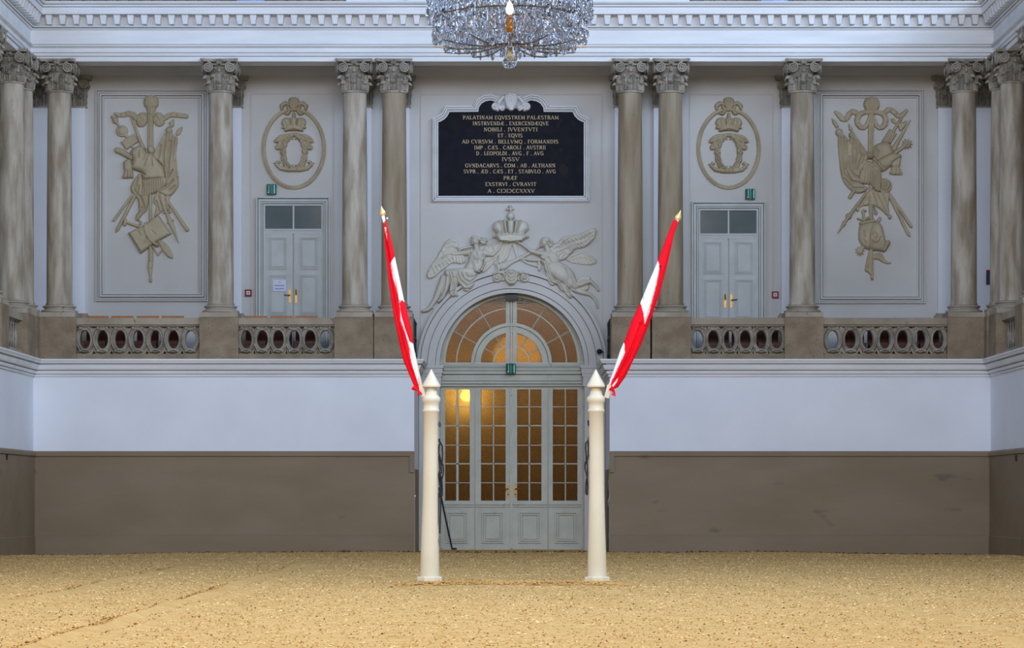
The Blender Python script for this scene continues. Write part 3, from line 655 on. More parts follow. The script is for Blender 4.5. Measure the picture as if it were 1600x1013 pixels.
# vestibule behind the portal, warmly lit
mb = MB(); mb.box(-1.9, -1.8, 2.34, 5.2, -0.1, 4.9); mb.box(1.8, 1.9, 2.34, 5.2, -0.1, 4.9); mb.box(-1.9, 1.9, 5.1, 5.2, -0.1, 4.9); mb.box(-1.9, 1.9, 2.34, 5.2, 4.85, 4.95)
M['vest'] = mat('warm_brown_plaster', srgb(150, 132, 104), srgb(160, 142, 112), 2, 0.9)
struct(mb.build('wall_vestibule', M['vest']))
mb = MB(); mb.box(-1.9, 1.9, 2.3, 5.2, -0.12, -0.04); struct(mb.build('floor_vestibule', M['stone_ped']))
lp = Vector(P(727, 618, 2.62))
t = thing('pendant_lamp', 'bright warm lamp shining through the top left panes of the portal', 'lamp', tuple(lp))
MB().lathe([(0.02, -0.10), (0.07, -0.07), (0.09, 0), (0.07, 0.07), (0.02, 0.10)], tuple(lp), 16).build('lamp_globe', M['lamp'], t, smooth=True)
MB().tube([lp+Vector((0, 0, 0.1)), lp+Vector((0, 0, 1.7))], 0.008, 6).build('cord', M['brass'], t)
l = bpy.data.lights.new('pendant_light', 'POINT'); l.energy = 34; l.color = (1, 0.80, 0.40); l.shadow_soft_size = 0.12
o = bpy.data.objects.new('pendant_light', l); COL.objects.link(o); o.location = lp+Vector((0.02, 0.12, 0.0))
l = bpy.data.lights.new('vestibule_fill', 'POINT'); l.energy = 75; l.color = (1, 0.74, 0.44); l.shadow_soft_size = 0.3  # fill added inside so all the amber panes are lit from behind
o = bpy.data.objects.new('vestibule_fill', l); COL.objects.link(o); o.location = (0.1, 4.6, 3.9); l.shadow_soft_size = 0.5

# gallery doors
def gallery_door(n_, ox, oy, label, notice):
    Y = YB; g = lambda x: PX(x+ox, Y); h = lambda y: PZ(y+oy, Y); kk = k2(Y)
    t = thing('door_%d' % n_, label, 'door', (g(458.5), Y, GF)); t['kind'] = 'structure'
    mb = MB()
    for a, b, p in ((0, 2.2, 0.11), (3.2, 7.2, 0.07), (8.1, 10, 0.09), (10.8, 13.6, 0.06)):
        X0, X1, Zt = g(401), g(516), h(308.5)
        mb.ring([(X0+a*kk, GF), (X0+a*kk, Zt-a*kk), (X1-a*kk, Zt-a*kk), (X1-a*kk, GF)], [(X0+b*kk, GF), (X0+b*kk, Zt-b*kk), (X1-b*kk, Zt-b*kk), (X1-b*kk, GF)], Y-p, Y, closed=False)
    mb.build('door_frame', M['door'], t)
    mb = MB(); mb.box(g(413), g(504), Y-0.05, Y-0.01, h(366), h(358)); mb.box(g(413), g(504), Y-0.065, Y-0.01, h(361), h(359)); mb.box(g(457.6), g(460), Y-0.045, Y-0.01, h(358), h(320)); mb.build('transom_bar', M['door'], t)
    mb = MB(); mb.box(g(413), g(504), Y-0.025, Y-0.015, h(358), h(319.5)); tp = mb.build('transom_pane', M['transom'], t)
    for k, (a, b, pa, pb) in enumerate(((414, 457.8, 419.5, 449), (459.8, 503, 468, 497.5))):
        mb = MB().box(g(a), g(b), Y-0.045, Y-0.005, GF, h(366))
        for y0, y1 in ((371, 421.5), (429.5, 493), (501, 548)):
            rect_ring(mb, g(pa), g(pb), h(y1), h(y0), 1.6*kk, Y-0.068, Y-0.045); rect_ring(mb, g(pa+2.4), g(pb-2.4), h(y1-2.4), h(y0+2.4), 1.5*kk, Y-0.072, Y-0.045); mb.box(g(pa+4.8), g(pb-4.8), Y-0.066, Y-0.045, h(y1-4.6), h(y0+4.6))
        lf = mb.build('door_leaf', M['door'], t)
        hx = g(453.3 if k == 0 else 463); mb = MB().box(hx-0.02, hx+0.02, Y-0.058, Y-0.045, h(474), h(453)); s = -1 if k == 0 else 1
        if (k == 0) == notice: mb.tube([(hx, Y-0.05, h(462)), (hx, Y-0.10, h(462)), (hx+s*0.02, Y-0.11, h(462)), (hx+s*0.11, Y-0.105, h(461.5))], 0.010, 8)
        else: mb.lathe([(0.006, 0), (0.016, 0.02), (0.016, 0.10), (0.006, 0.12)], (hx, Y-0.075, h(462)), 8)
        mb.build('door_handle', M['brass'], lf, smooth=True, origin=t.location)
    return t
gallery_door(2, 0, 0, 'left gallery door, double leaves with dark transom window', True)
gallery_door(3, 679.3, 7.3, 'right gallery door, double leaves with dark transom window', False)

# small fittings on the walls
def exit_sign(px, py, Y, label, w_=15.5, h_=15.5, left=False):
    kk = k2(Y); c = Vector(P(px, py, Y)); t = thing('exit_sign', label, 'sign', tuple(c), 'green exit signs')
    hw, hh = w_*kk/2, h_*kk/2; mb = MB(); N_ = 10
    pts = [(hw*math.sin(a), -0.02-0.10*math.cos(a)) for a in np.linspace(-math.pi/2, math.pi/2, N_)]
    V = [(c.x+x, c.y+y, c.z+z) for z in (-hh, hh) for x, y in pts]; mb.add(V, [(i, i+1, N_+i+1, N_+i) for i in range(N_-1)]+[tuple(range(N_-1, -1, -1)), tuple(range(N_, 2*N_)), (0, N_, 2*N_-1, N_-1)])
    mb.build('housing', M['green'], t)
    mb = MB(); yf = lambda x: c.y-0.024-0.10*math.sqrt(max(0, 1-(x/hw)**2))
    def strip(xa, xb, za, zb_): mb.box(c.x+xa, c.x+xb, yf((xa+xb)/2), yf((xa+xb)/2)+0.01, c.z+za, c.z+zb_)
    strip(hw*0.42, hw*0.78, -hh*0.88, hh*0.85); 
    strip(-hw*0.55, -hw*0.40, -hh*0.75, hh*0.85); strip(-hw*0.72, -hw*0.28, -hh*0.80, -hh*0.58)
    mb.build('pictogram', M['sign_white'], t)
exit_sign(424.5, 296.5, YB-0.02, 'green exit sign under the left oval medallion')
exit_sign(1172, 304, YB-0.02, 'green exit sign under the right oval medallion')
exit_sign(798.3, 576.5, YD-0.11, 'green exit sign on the transom of the portal')
for px, py, lab in ((388.3, 458, 'small red fire alarm box beside the left gallery door'), (1211, 461, 'small red fire alarm box beside the right gallery door')):
    c = Vector(P(px, py, YB)); t = thing('fire_alarm', lab, 'fire alarm', tuple(c), 'fire alarm boxes'); a = 0.066
    MB().box(c.x-a, c.x+a, YB-0.05, YB, c.z-a, c.z+a).build('housing', M['alarm_red'], t)
    mb = MB(); rect_ring(mb, c.x-0.034, c.x+0.034, c.z-0.034, c.z+0.034, 0.02, YB-0.056, YB-0.05); mb.build('call_button', M['alarm_white'], t)
c = Vector(P(1543, 433.5, YB)); t = thing('wall_device', 'dark grey wall box with a red top in the right corner', 'device', tuple(c))
MB().box(c.x-0.045, c.x+0.045, YB-0.16, YB-0.10, c.z-0.15, c.z+0.08).build('housing', mat('dark_slate_plastic', srgb(60, 72, 88)), t)
MB().box(c.x-0.045, c.x+0.045, YB-0.165, YB-0.10, c.z+0.08, c.z+0.13).build('lid', M['alarm_red'], t)
# notice on the left gallery door
c = Vector(P(437, 446.5, YB-0.070)); t = thing('paper_notice', 'small laminated notice on the left gallery door', 'notice', tuple(c)); kk = k2(YB)
MB().box(c.x-10*kk, c.x+10*kk, c.y-0.018, c.y-0.012, c.z-9*kk, c.z+9*kk).build('sheet', M['paper'], t)
mb = MB()
for (a, b, y_, hh) in ((-0.8, 0.8, 5.4, 1.2),): mb.box(c.x+a*kk, c.x+b*kk, c.y-0.02, c.y-0.018, c.z+(y_-hh/2)*kk, c.z+(y_+hh/2)*kk)
rr = random.Random(3)
for row, y_ in ((-8, 0), (-7, -5)):
    x_ = row
    while x_ < -row-0.6:
        w_ = rr.uniform(0.5, 1.1); mb.box(c.x+x_*kk, c.x+(x_+w_)*kk, c.y-0.02, c.y-0.018, c.z+(y_-0.9)*kk, c.z+(y_+rr.choice((0.5, 1.0)))*kk); x_ += w_+0.35
mb.build('print', M['ink'], t)
# camera, ceiling fixture, bolts
c = Vector(P(936.5, 549.5, YB-0.2)); t = thing('security_camera', 'small black security camera right of the portal arch', 'camera', tuple(c))
mb = MB(); mb.lathe([(0.02, -0.05), (0.05, -0.02), (0.055, 0.02), (0.02, 0.05)], tuple(c), 12); mb.build('dome', M['black'], t, smooth=True)
MB().tube([c+Vector((0.03, 0.0, 0)), c+Vector((0.08, 0.03, -0.01)), c+Vector((0.09, 0.14, -0.01))], 0.012, 6).build('bracket', M['black'], t)
c = Vector(P(799, 464.5, YB+0.12)); t = thing('arch_fixture', 'dark box shaped fixture under the crown of the portal arch', 'fixture', tuple(c))
MB().box(c.x-0.115, c.x+0.115, c.y-0.08, c.y+0.08, c.z-0.045, c.z+0.045).build('housing', mat('dark_grey_metal', srgb(70, 68, 68), rough=0.5), t)
MB().box(c.x-0.09, c.x+0.09, c.y-0.05, c.y+0.05, c.z-0.06, c.z-0.045).build('lens', M['transom'], t)
for s, px, py, sd in ((-1, 13.5, 714, 'left'), (1, 1585, 716.5, 'right')):
    Y = (s*8.95)/((px-CX)/F)-D0; z = PZ(py, Y)
    tag(MB().box(s*8.975-0.02, s*8.975+0.02, Y-0.09, Y-0.03, z-0.055, z+0.055).build('door_bolt', M['black']), 'small black bolt at the top of the %s side dado' % sd, 'bolt')
# black bars at the mouth of the recess
for s, px, sd in ((-1, 647.3, 'left'), (1, 951.2, 'right')):
    x = PX(px, 0.10); t = thing('bolt_bar', 'upright black bar at the %s edge of the portal recess' % sd, 'bar', (x, 0.1, 0), 'black bars of the recess')
    MB().box(x-0.022, x+0.022, 0.07, 0.13, 0, 1.20).build('bar', M['black'], t)
    mb = MB().tube([(x, 0.05, 1.2), (x+0.02, 0.03, 1.05), (x-0.015, 0.03, 0.95), (x, 0.05, 0.85)], 0.014, 6); mb.tube([(x, 0.06, 1.18), (x-0.01, 0.05, 1.36)], 0.01, 6)
    mb.tube([(x, 0.05, 0.36), (x, 0.03, 0.30), (x, 0.05, 0.24)], 0.014, 6); mb.build('latch', M['steel'], t)
# rod leaning on the portal
a = Vector(P(706.3, 861, 1.45)); a.z = 0.03; b = Vector(P(686, 762, 1.84))
t = thing('leaning_rod', 'thin black rod leaning on the portal, its foot near the outer left leaf', 'rod', tuple(a))
MB().tube([a, b], 0.017, 8).build('shaft', M['black'], t); MB().tube([a+Vector((-0.01, 0, 0.005)), a+Vector((0.09, 0, 0.005))], 0.018, 6).build('foot', M['black'], t)

# ------------------------------------------------------------------ pillars with flags
YP2 = -18.7; kp = k2(YP2)
def pillar(cx_top, cx_bot, label, s):
    xb, xt = PX(cx_bot, YP2), PX(cx_top, YP2); H = PZ(577.5, YP2); lean = ((xt-xb)/H, 0)
    t = thing('riding_pillar', label, 'post', (xb, YP2, 0), 'cream pillars in the arena')
    z = lambda py: PZ(py, YP2); r = lambda w_: w_*kp
    prof = [(r(16), 0.02), (r(15.2), z(903)), (r(15.0), z(890)), (r(12.2), z(780)), (r(11.7), z(700)), (r(11.7), z(645)), (r(13.2), z(643.5)), (r(13.4), z(641)), (r(12.0), z(639.5)), (r(11.9), z(631)),
            (r(13.8), z(628.5)), (r(14.6), z(625)), (r(14.2), z(621.5)), (r(11.5), z(619)), (r(9.6), z(616.5)), (r(9.2), z(613)), (r(7.4), z(609.5)), (r(7.0), z(607)), (r(7.4), z(605.5))]
    MB().lathe(prof, (xb, YP2, 0), 36, lean=lean).build('shaft', M['post'], t, smooth=True, angle=50)
    MB().lathe([(r(8), z(606)), (r(14), z(605.3)), (r(14.6), z(603.5)), (r(14.3), z(602.5)), (r(0.6), z(577.5))], (xb, YP2, 0), 36, lean=lean).build('finial', M['post'], t, smooth=True, angle=40)
    mb = MB().lathe([(r(21), -0.02), (r(19.5), -0.02), (r(19.5), 0.025), (r(18.5), 0.03), (r(20.8), 0.035), (r(20.8), 0.075), (r(19.8), 0.085), (r(16), 0.085)], (xb, YP2, 0), 8, ph=0.5); mb.build('base', M['post'], t)
    return t, lean
pl, _ = pillar(674, 671.3, 'cream turned pillar on the sand, left of the two', -1)
pr, _ = pillar(931, 933.0, 'cream turned pillar on the sand, right of the two', 1)
def bracket(p0, p1, parent):
    a, b = Vector(P(*p0, YP2)), Vector(P(*p1, YP2)); d = (b-a); sx = d.normalized().cross(Vector((0, 1, 0)))
    MB().obox((a+b)/2, d/2, sx*0.028, Vector((0, 0.03, 0))).build('flag_socket', M['post'], parent)
bracket((661.5, 620), (658, 603), pl); bracket((947.5, 622), (952.5, 602), pr)

def inpoly(x, y, poly):
    c = False; n_ = len(poly); j = n_-1
    for i in range(n_):
        xi, yi = poly[i]; xj, yj = poly[j]
        if (yi > y) != (yj > y) and x < (xj-xi)*(y-yi)/(yj-yi)+xi: c = not c
        j = i
    return c
def flag(label, left, right, whites, pole0, pole1, tip, knob, knot, s, folds):
    base = Vector(P(*pole0, YP2)); t = thing('furled_flag', label, 'flag', tuple(base), 'red and white flags')
    ly = np.array([p[1] for p in left]); lx = np.array([p[0] for p in left]); ry = np.array([p[1] for p in right]); rx = np.array([p[0] for p in right])
    y0, y1 = min(ly[0], ry[0]), max(ly[-1], ry[-1]); nv, nu = 300, 44; V = []; k = kp
    for j in range(nv+1):
        y = y0+(y1-y0)*j/nv; a = np.interp(y, ly, lx); b = np.interp(y, ry, rx); W = (b-a)*k
        for side in (0, 1):
            for i in range(nu):
                u_ = i/(nu-1) if side == 0 else 1-i/(nu-1)
                x = (a+(b-a)*u_-CX)*k; th = 0.35*W*math.sqrt(max(0, 1-(2*u_-1)**2))+0.003
                yy = YP2-th if side == 0 else YP2+th
                if side == 0:
                    pxx = a+(b-a)*u_
                    for fp, wd, am in folds:
                        fx_ = np.interp(y, [q[1] for q in fp], [q[0] for q in fp])
                        if fp[0][1]-5 < y < fp[-1][1]+5: yy += am*math.exp(-((pxx-fx_)/wd)**2)*(1 if am > 0 else 1)
                V.append((x, yy, EYE+(CY-y)*k))
    n2 = 2*nu; Fc = []; mi = []
    for j in range(nv):
        y = y0+(y1-y0)*(j+0.5)/nv; a = np.interp(y, ly, lx); b = np.interp(y, ry, rx)
        for i in range(n2):
            Fc.append((j*n2+i, j*n2+(i+1)%n2, (j+1)*n2+(i+1)%n2, (j+1)*n2+i))
            u_ = (i+0.5)/(nu-1) if i < nu-1 else (1-(i-nu+0.5)/(nu-1)); x = a+(b-a)*min(max(u_, 0), 1)
            mi.append(1 if any(inpoly(x, y, w_) for w_ in whites) else 0)
    mb = MB(); mb.v = V; mb.f = Fc+[tuple(range(n2)), tuple(nv*n2+i for i in range(n2))]; mb.m = mi+[0, 0]; mb.n = len(V)
    mb.build('cloth', [M['red'], M['white']], t, smooth=True, angle=80)
    A, B_ = Vector(P(*pole0, YP2)), Vector(P(*pole1, YP2)); MB().tube([A, B_], 0.016, 8).build('staff', M['post'], t)
    d = (B_-A).normalized(); T = Vector(P(*tip, YP2)); L = (T-B_).length; dd = (T-B_).normalized()
    mb = MB(); mb.tube([B_+dd*L*q_ for q_ in (0, 0.08, 0.22, 0.42, 0.6, 0.8, 1.0)], [0.028, 0.036, 0.040, 0.034, 0.022, 0.010, 0.002], 12, flat=0.5); mb.build('spearhead', M['gold'], t, smooth=True, angle=60)
    mb = MB(); q0 = B_; q1 = B_.lerp(A, 0.055); mb.tube([q0, q1], [0.021, 0.012], 10); mb.build('sleeve', M['white'], t, smooth=True)
    if knob: c_ = Vector(P(*knob, YP2-0.03)); MB().lathe([(0.002, -0.014), (0.014, 0), (0.002, 0.014)], tuple(c_), 8).build('cord_knob', M['white'], t, smooth=True)
    mb = MB(); c_ = Vector(P(*knot[0], YP2-0.05)); mb.tube([Vector(P(x_, y_, YP2-0.05)) for x_, y_ in knot], [0.022+0.012*math.sin(q_*2.1+1) for q_ in range(len(knot))], 10); mb.build('knotted_end', M['red'], t, smooth=True)
    return t
wl = [(617,401),(610,412),(614.7,436),(619.5,452),(622.6,468),(625.5,486),(626,502),(632,519),(638.7,544),(643.7,569),(655.4,606),(659,608),(657,589),(652,564),(649,539),(644.5,537),(640.3,534),(633.6,515),(627.8,493.6),(624.4,475),(627.8,469),(634,474),(628,434.7),(621,401)]
flag('furled red and white flag on the left pillar', [(598.5,346),(599.3,353.4),(600.5,373),(603.7,404.7),(606.8,436),(610.3,462),(615.2,493.6),(623.6,535.5),(630.3,564),(638.7,584),(647,604),(650,609)],
     [(603,346),(604,350),(609,366),(617,401.6),(624,434.7),(631,468),(634.5,480),(642,510),(646,539),(649.6,564),(654.6,589),(657.5,606),(656,609)], [wl], (660, 612), (598.3, 337.5), (595.6, 321.5), (605, 341.5),
     [(645, 605), (649, 608), (654, 611), (656, 617)], -1,
     [([(603,370),(610,412),(619.5,452),(626,502),(638.7,544),(655,600)], 1.3, 0.045), ([(602,360),(605,400),(614,460),(621,500),(633,550),(650,600)], 1.6, 0.018), ([(624,475),(628,494),(634,515),(641,534)], 1.0, 0.04), ([(612,430),(622,475),(629,520),(642,572)], 1.4, -0.02)])
wr = [(1024,400),(1027.7,407),(1030.8,420),(1026,445),(1019,471.6),(1013.7,490),(1007.0,507),(1004.8,488.4),(1000.4,474),(1010,440)]
wr2 = [(974,535),(975.5,538),(976.4,550.6),(970,566.6),(958.6,590),(951.5,606.5),(946,600),(966,544)]
wr3 = [(956,603),(966,590),(963,598),(957,607)]
flag('furled red and white flag on the right pillar', [(1052,344),(1041,372),(1028.5,406),(1014,440),(1002.4,468.5),(999.0,476),(987,501),(976.4,531),(969.3,547),(960.4,573.7),(950.6,602),(952.5,608)],
     [(1059.5,346),(1058,352),(1053.7,364),(1049,386),(1041,421),(1031.6,456),(1023.7,480),(1013.7,508),(1001.2,540),(988.8,564.8),(978,588),(965.7,605.6),(957,609)], [wr, wr2, wr3], (948, 613), (1058, 344), (1064, 328.2), None,
     [(954, 606), (957, 609), (960, 614), (958, 618)], 1,
     [([(1031,421),(1026,445),(1019,472),(1007,507)], 1.3, 0.045), ([(976,550),(970,567),(958,590),(953,605)], 1.0, 0.03), ([(1004,470),(1006,500),(996,530),(984,560),(966,590)], 2.0, 0.022), ([(1000,510),(986,545),(972,575),(960,598)], 1.2, 0.025), ([(1046,386),(1036,421),(1028,450),(1014,495),(1000,530)], 1.5, -0.015)])
# black tack hanging from both pillars
def loops(label, segs, extra, name='hanging_tack'):
    p0 = segs[0][0]; t = thing(name, label, 'tack', tuple(Vector(P(p0[0], p0[1], YP2-0.02))), 'black leather tack on the pillars')
    for pts, r_ in segs_iter(segs): 
        o_ = MB(); o_.tube([Vector(P(x_, y_, YP2-0.02+0.012*math.sin(i_*1.9))) for i_, (x_, y_) in enumerate(pts)], r_, 6); o_.build('strap', M['black'], t, smooth=True)
    for pts, r_ in extra: MB().tube([Vector(P(x_, y_, YP2-0.04)) for x_, y_ in pts], r_, 6).build('metal_hook', M['steel'], t, smooth=True)
def segs_iter(segs):
    for s_ in segs: yield (s_[0:-1] if isinstance(s_[-1], (int, float)) else s_, s_[-1] if isinstance(s_[-1], (int, float)) else 0.008)
loops('black straps and loops hanging on the inner side of the left pillar', [
    [(685.5,664),(686.5,659),(688.5,663),(687.5,668),(685.5,664),0.006],
    [(686,686),(686.5,690),(688,692),(691,697),(691.5,710),(691,722),0.009], [(688,692),(686,696),(685.5,708),(688,716),(689.5,726),(690,740),0.008],
    [(689,720),(692.5,728),(692.8,738),(691,748),(688.5,744),0.009], [(686,712),(686.5,722),(687.5,735),(685.5,742),(686.5,752),(688,764),(687,775),(690,780),0.009],
    [(690,745),(691,760),(691.3,774),(688,779),0.008], [(688,738),(689,760),(688.5,790),(687.6,812),(687.3,834),0.009], [(686,770),(685.5,790),(684.8,815),(683.5,836),0.006]],
    [([(687.2,838),(685.5,846),(687,853),(688.6,846),(687.2,838)], 0.006), ([(683.3,834),(682,837),(683.5,839)], 0.006)])
loops('black strap loops hanging on the inner side of the right pillar', [
    [(919,657),(918.5,662),(919.5,666),(920.8,661),(919,657),0.006],
    [(918.5,683),(918.5,690),(915.5,692),(915,702),(916,714),(915.5,722),0.009], [(918.5,690),(919.3,700),(918.8,712),(917,722),0.009],
    [(915,722),(914,730),(916,740),(917.5,748),0.009], [(917,722),(918,735),(918,745),(916,752),0.008], [(916.5,748),(915.5,760),(915.2,772),(917.5,774),(918.2,760),(917.5,748),0.009]],
    [([(920,710),(921,712),(920,716)], 0.006), ([(919,683),(917.6,685),(919,687)], 0.006)])
# ------------------------------------------------------------------ stucco reliefs as sculpted height fields
class HF:
    """relief modelled on the wall plane; coordinates are those of a tracing (origin ox, oy in photo pixels, s units per pixel)"""
    def __init__(s, ox, oy, sc, Y, x0, y0, x1, y1, step=0.0085):
        s.k = (D0+Y)/F; s.ox, s.oy, s.sc, s.Y = ox, oy, sc, Y; s.u = s.k/sc                      # metres per tracing unit
        st = step/s.u; s.nx = int((x1-x0)/st)+2; s.ny = int((y1-y0)/st)+2
        s.gx, s.gy = np.meshgrid(x0+np.arange(s.nx)*st, y0+np.arange(s.ny)*st); s.H = np.zeros_like(s.gx)
    def _seg(s, a, b):
        ax, ay = a; bx, by = b; dx_, dy_ = bx-ax, by-ay; L = max(dx_*dx_+dy_*dy_, 1e-9)
        t = np.clip(((s.gx-ax)*dx_+(s.gy-ay)*dy_)/L, 0, 1); return t, np.hypot(s.gx-ax-t*dx_, s.gy-ay-t*dy_)
    def put(s, val, mask):
        s.H = np.where(mask, np.maximum(s.H, val), s.H)
    def cap(s, pts, r, h, base=0.0, flat=1.0):
        r = [r]*len(pts) if isinstance(r, (int, float)) else r
        for i in range(len(pts)-1):
            t, d = s._seg(pts[i], pts[i+1]); rr = r[i]+(r[i+1]-r[i])*t; q = np.clip(1-(d/rr)**2, 0, 1)
            s.put(base+h*(rr/max(r))**0.5*np.sqrt(q)**flat, d < rr)
        return s
    def ell(s, cx, cy, rx, ry, h, base=0.0, ang=0):
        c_, s_ = math.cos(ang), math.sin(ang); X = (s.gx-cx)*c_+(s.gy-cy)*s_; Y_ = -(s.gx-cx)*s_+(s.gy-cy)*c_
        q = 1-(X/rx)**2-(Y_/ry)**2; s.put(base+h*np.sqrt(np.clip(q, 0, 1)), q > 0); return s
    def poly(s, pts, h, rim=18, base=0.0, smooth=True):
        if smooth:
            n = len(pts); out = []
            for i in range(n):
                p0, p1, p2, p3 = [np.array(pts[(i+j) % n], float) for j in (-1, 0, 1, 2)]
                for t in np.linspace(0, 1, 5)[:-1]:
                    out.append(tuple(0.5*((2*p1)+(p2-p0)*t+(2*p0-5*p1+4*p2-p3)*t*t+(3*p1-p0-3*p2+p3)*t**3)))
            pts = out
        ins = np.zeros_like(s.gx, bool); d = np.full_like(s.gx, 1e9); n = len(pts)
        for i in range(n):
            (xa, ya), (xb, yb) = pts[i-1], pts[i]
            c = ((yb > s.gy) != (ya > s.gy)); 
            with np.errstate(divide='ignore', invalid='ignore'): ins ^= c & (s.gx < (xa-xb)*(s.gy-yb)/(ya-yb if ya != yb else 1e-9)+xb)
            d = np.minimum(d, s._seg((xa, ya), (xb, yb))[1])
        q = np.clip(d/rim, 0, 1); s.put(base+h*np.sqrt(1-(1-q)**2), ins); return s
    def crease(s, pts, w, amp):
        d = np.full_like(s.gx, 1e9)
        for i in range(len(pts)-1): d = np.minimum(d, s._seg(pts[i], pts[i+1])[1])
        s.H = np.where(s.H > 0, np.maximum(s.H+1.5*amp*np.exp(-(d/w)**2), 0.003), 0); return s
    def slot(s, pts, r):
        for i in range(len(pts)-1):
            _, d = s._seg(pts[i], pts[i+1]); s.H = np.where((s.H > 0) & (d < r), 0.004, s.H)
        return s
    def creases(s, lines, w=5, amp=-0.02):
        for l_ in lines: s.crease(l_, w, amp)
        return s
    def hole(s, cx, cy, rx, ry): s.H[((s.gx-cx)/rx)**2+((s.gy-cy)/ry)**2 < 1] = 0; return s
    def texture(s, amp, sx, sy):
        s.H = np.where(s.H > 0.005, s.H+amp*(np.sin(s.gx*sx+1.7*np.sin(s.gy*sy*0.6))*np.sin(s.gy*sy+1.3*np.sin(s.gx*sx*0.7))), s.H); return s
    def build(s, name, m_, parent, lift=0.03):
        A = s.H > 0.002; cell = A[:-1,:-1] | A[1:,:-1] | A[:-1,1:] | A[1:,1:]
        use = np.zeros_like(A); use[:-1,:-1] |= cell; use[1:,:-1] |= cell; use[:-1,1:] |= cell; use[1:,1:] |= cell
        id_ = -np.ones(A.shape, int); id_[use] = np.arange(use.sum())
        px = s.ox+s.gx/s.sc; py = s.oy+s.gy/s.sc; org = parent.location
        X = (px-CX)*s.k-org.x; Z = EYE+(CY-py)*s.k-org.z; Yv = s.Y-np.where(A, s.H*0.9+lift, -0.004)-org.y
        V = np.stack([X[use], Yv[use], Z[use]], -1)
        j, i = np.nonzero(cell); Fc = np.stack([id_[j, i], id_[j+1, i], id_[j+1, i+1], id_[j, i+1]], -1)
        n0 = len(V); B = V.copy(); B[:, 1] = s.Y+0.004-org.y          # closed at the back, against the wall
        me = bpy.data.meshes.new(name); me.from_pydata(V.tolist(), [], Fc.tolist()); me.materials.append(m_)
        me.polygons.foreach_set('use_smooth', [True]*len(me.polygons))
        o = bpy.data.objects.new(name, me); COL.objects.link(o); o.parent = parent; return o
O = M['ochre']; YW = YB-0.0
# ---- left trophy
T = thing('trophy_relief', 'tall ochre trophy relief with square drum and long blade, in the left wall panel', 'relief', P(236, 295, YB))
def h1(x0=0, y0=0, x1=823, y1=1950): return HF(170, 140, 6.331, YW, x0, y0, x1, y1)
h = h1(380, 180, 450, 620).cap([(413,225),(412,600)], 28, 0.05).creases([[(402,240),(400,600)],[(422,240),(424,600)]], 4); h.build('hanging_strap', O, T)
h = h1(380, 980, 450, 1320).cap([(414,1000),(414,1300)], 16, 0.04); h.build('rod', O, T)
h = h1(380, 1500, 450, 1920).cap([(414,1545),(418,1680),(410,1760),(416,1850)], [16,24,24,10], 0.05).cap([(416,1870),(416,1900)], 12, 0.04)
h.creases([[(400,1700),(436,1720)],[(404,1790),(430,1770)]], 4); h.build('tail_cloth', O, T)
h = h1(250, 40, 570, 390).ell(420,128,74,78,0.12).cap([(420,180),(418,228)],[50,40],0.08).ell(328,300,58,76,0.08,ang=0.3).ell(497,298,56,72,0.08,ang=-0.3)
h.creases([[(380,215),(330,330)],[(395,225),(375,340)],[(450,225),(510,330)],[(440,230),(465,320)],[(300,250),(330,300)],[(530,260),(500,310)]], 5, -0.02).creases([[(412,110),(402,220)],[(442,110),(436,215)],[(385,80),(392,150)],[(462,90),(455,150)],[(355,120),(385,150)],[(480,130),(460,160)]], 4, -0.012).texture(0.008, 0.11, 0.11); h.build('bow', O, T)
h = h1(20, 200, 400, 330).cap([(275,285),(240,250),(200,238),(150,252),(100,255),(68,240)],[26,26,26,24,22,14],0.05,flat=0.35).creases([[(165,225),(180,275)],[(128,230),(120,275)]], 4, -0.03); h.build('ribbon', O, T)
h = h1(430, 200, 800, 330).cap([(545,292),(590,262),(640,248),(700,258),(765,265)],[22,24,24,22,22],0.05,flat=0.35).creases([[(620,235),(612,275)],[(676,232),(672,282)]], 4, -0.03); h.build('ribbon', O, T)
h = h1(10, 250, 360, 620).cap([(33,272),(65,305),(95,350),(133,410),(188,475)],[12,20,10,14,14],0.04).ell(66,306,28,34,0.06).ell(133,412,58,58,0.09)
h.creases([[(95,380),(133,368),(172,390),(178,430),(150,455),(110,450),(95,415),(95,380)]],5,-0.02); h.poly([(122,520),(248,440),(300,516),(176,598)],0.06,8,smooth=False).crease([(140,525),(248,460)],4,-0.01).cap([(238,570),(248,600)],12,0.03); h.build('standard', O, T)
h = h1(200, 250, 380, 610).cap([(222,275),(345,590)],[8,20],0.05).crease([(222,275),(345,590)],3,-0.012); h.build('lance', O, T)
h = h1(40, 550, 260, 720).cap([(88,602),(120,615),(225,675)],[30,30,26],0.08).crease([(80,600),(110,610)],8,-0.015); h.build('club', O, T)
h = h1(110, 540, 580, 1080)
h.poly([(212,640),(245,585),(320,560),(380,622),(440,640),(505,720),(545,785),(545,905),(350,900),(328,828),(270,805),(222,775),(240,700)],0.16,60)
h.poly([(152,712),(212,690),(240,740),(238,800),(245,870),(215,882),(135,878),(155,815),(148,760)],0.11,30).poly([(345,885),(548,870),(572,940),(520,995),(490,1010),(430,1040),(400,1055),(350,1062),(330,1040),(342,950)],0.10,20)
h.cap([(415,590),(425,615)],34,0.17)
h.creases([[(x,890),(x-(x-440)*-0.08,1045)] for x in range(360, 560, 22)],5,-0.035).creases([[(165,810),(150,875)],[(190,805),(185,880)],[(215,805),(218,878)],[(340,895),(545,880)],[(400,640),(360,760)],[(425,640),(440,760)],[(310,600),(300,680)],[(350,620),(370,660),(350,700)],[(235,640),(225,700),(240,760)],[(440,650),(545,770)],[(335,830),(370,850)]],7,-0.03); h.build('cuirass', O, T)
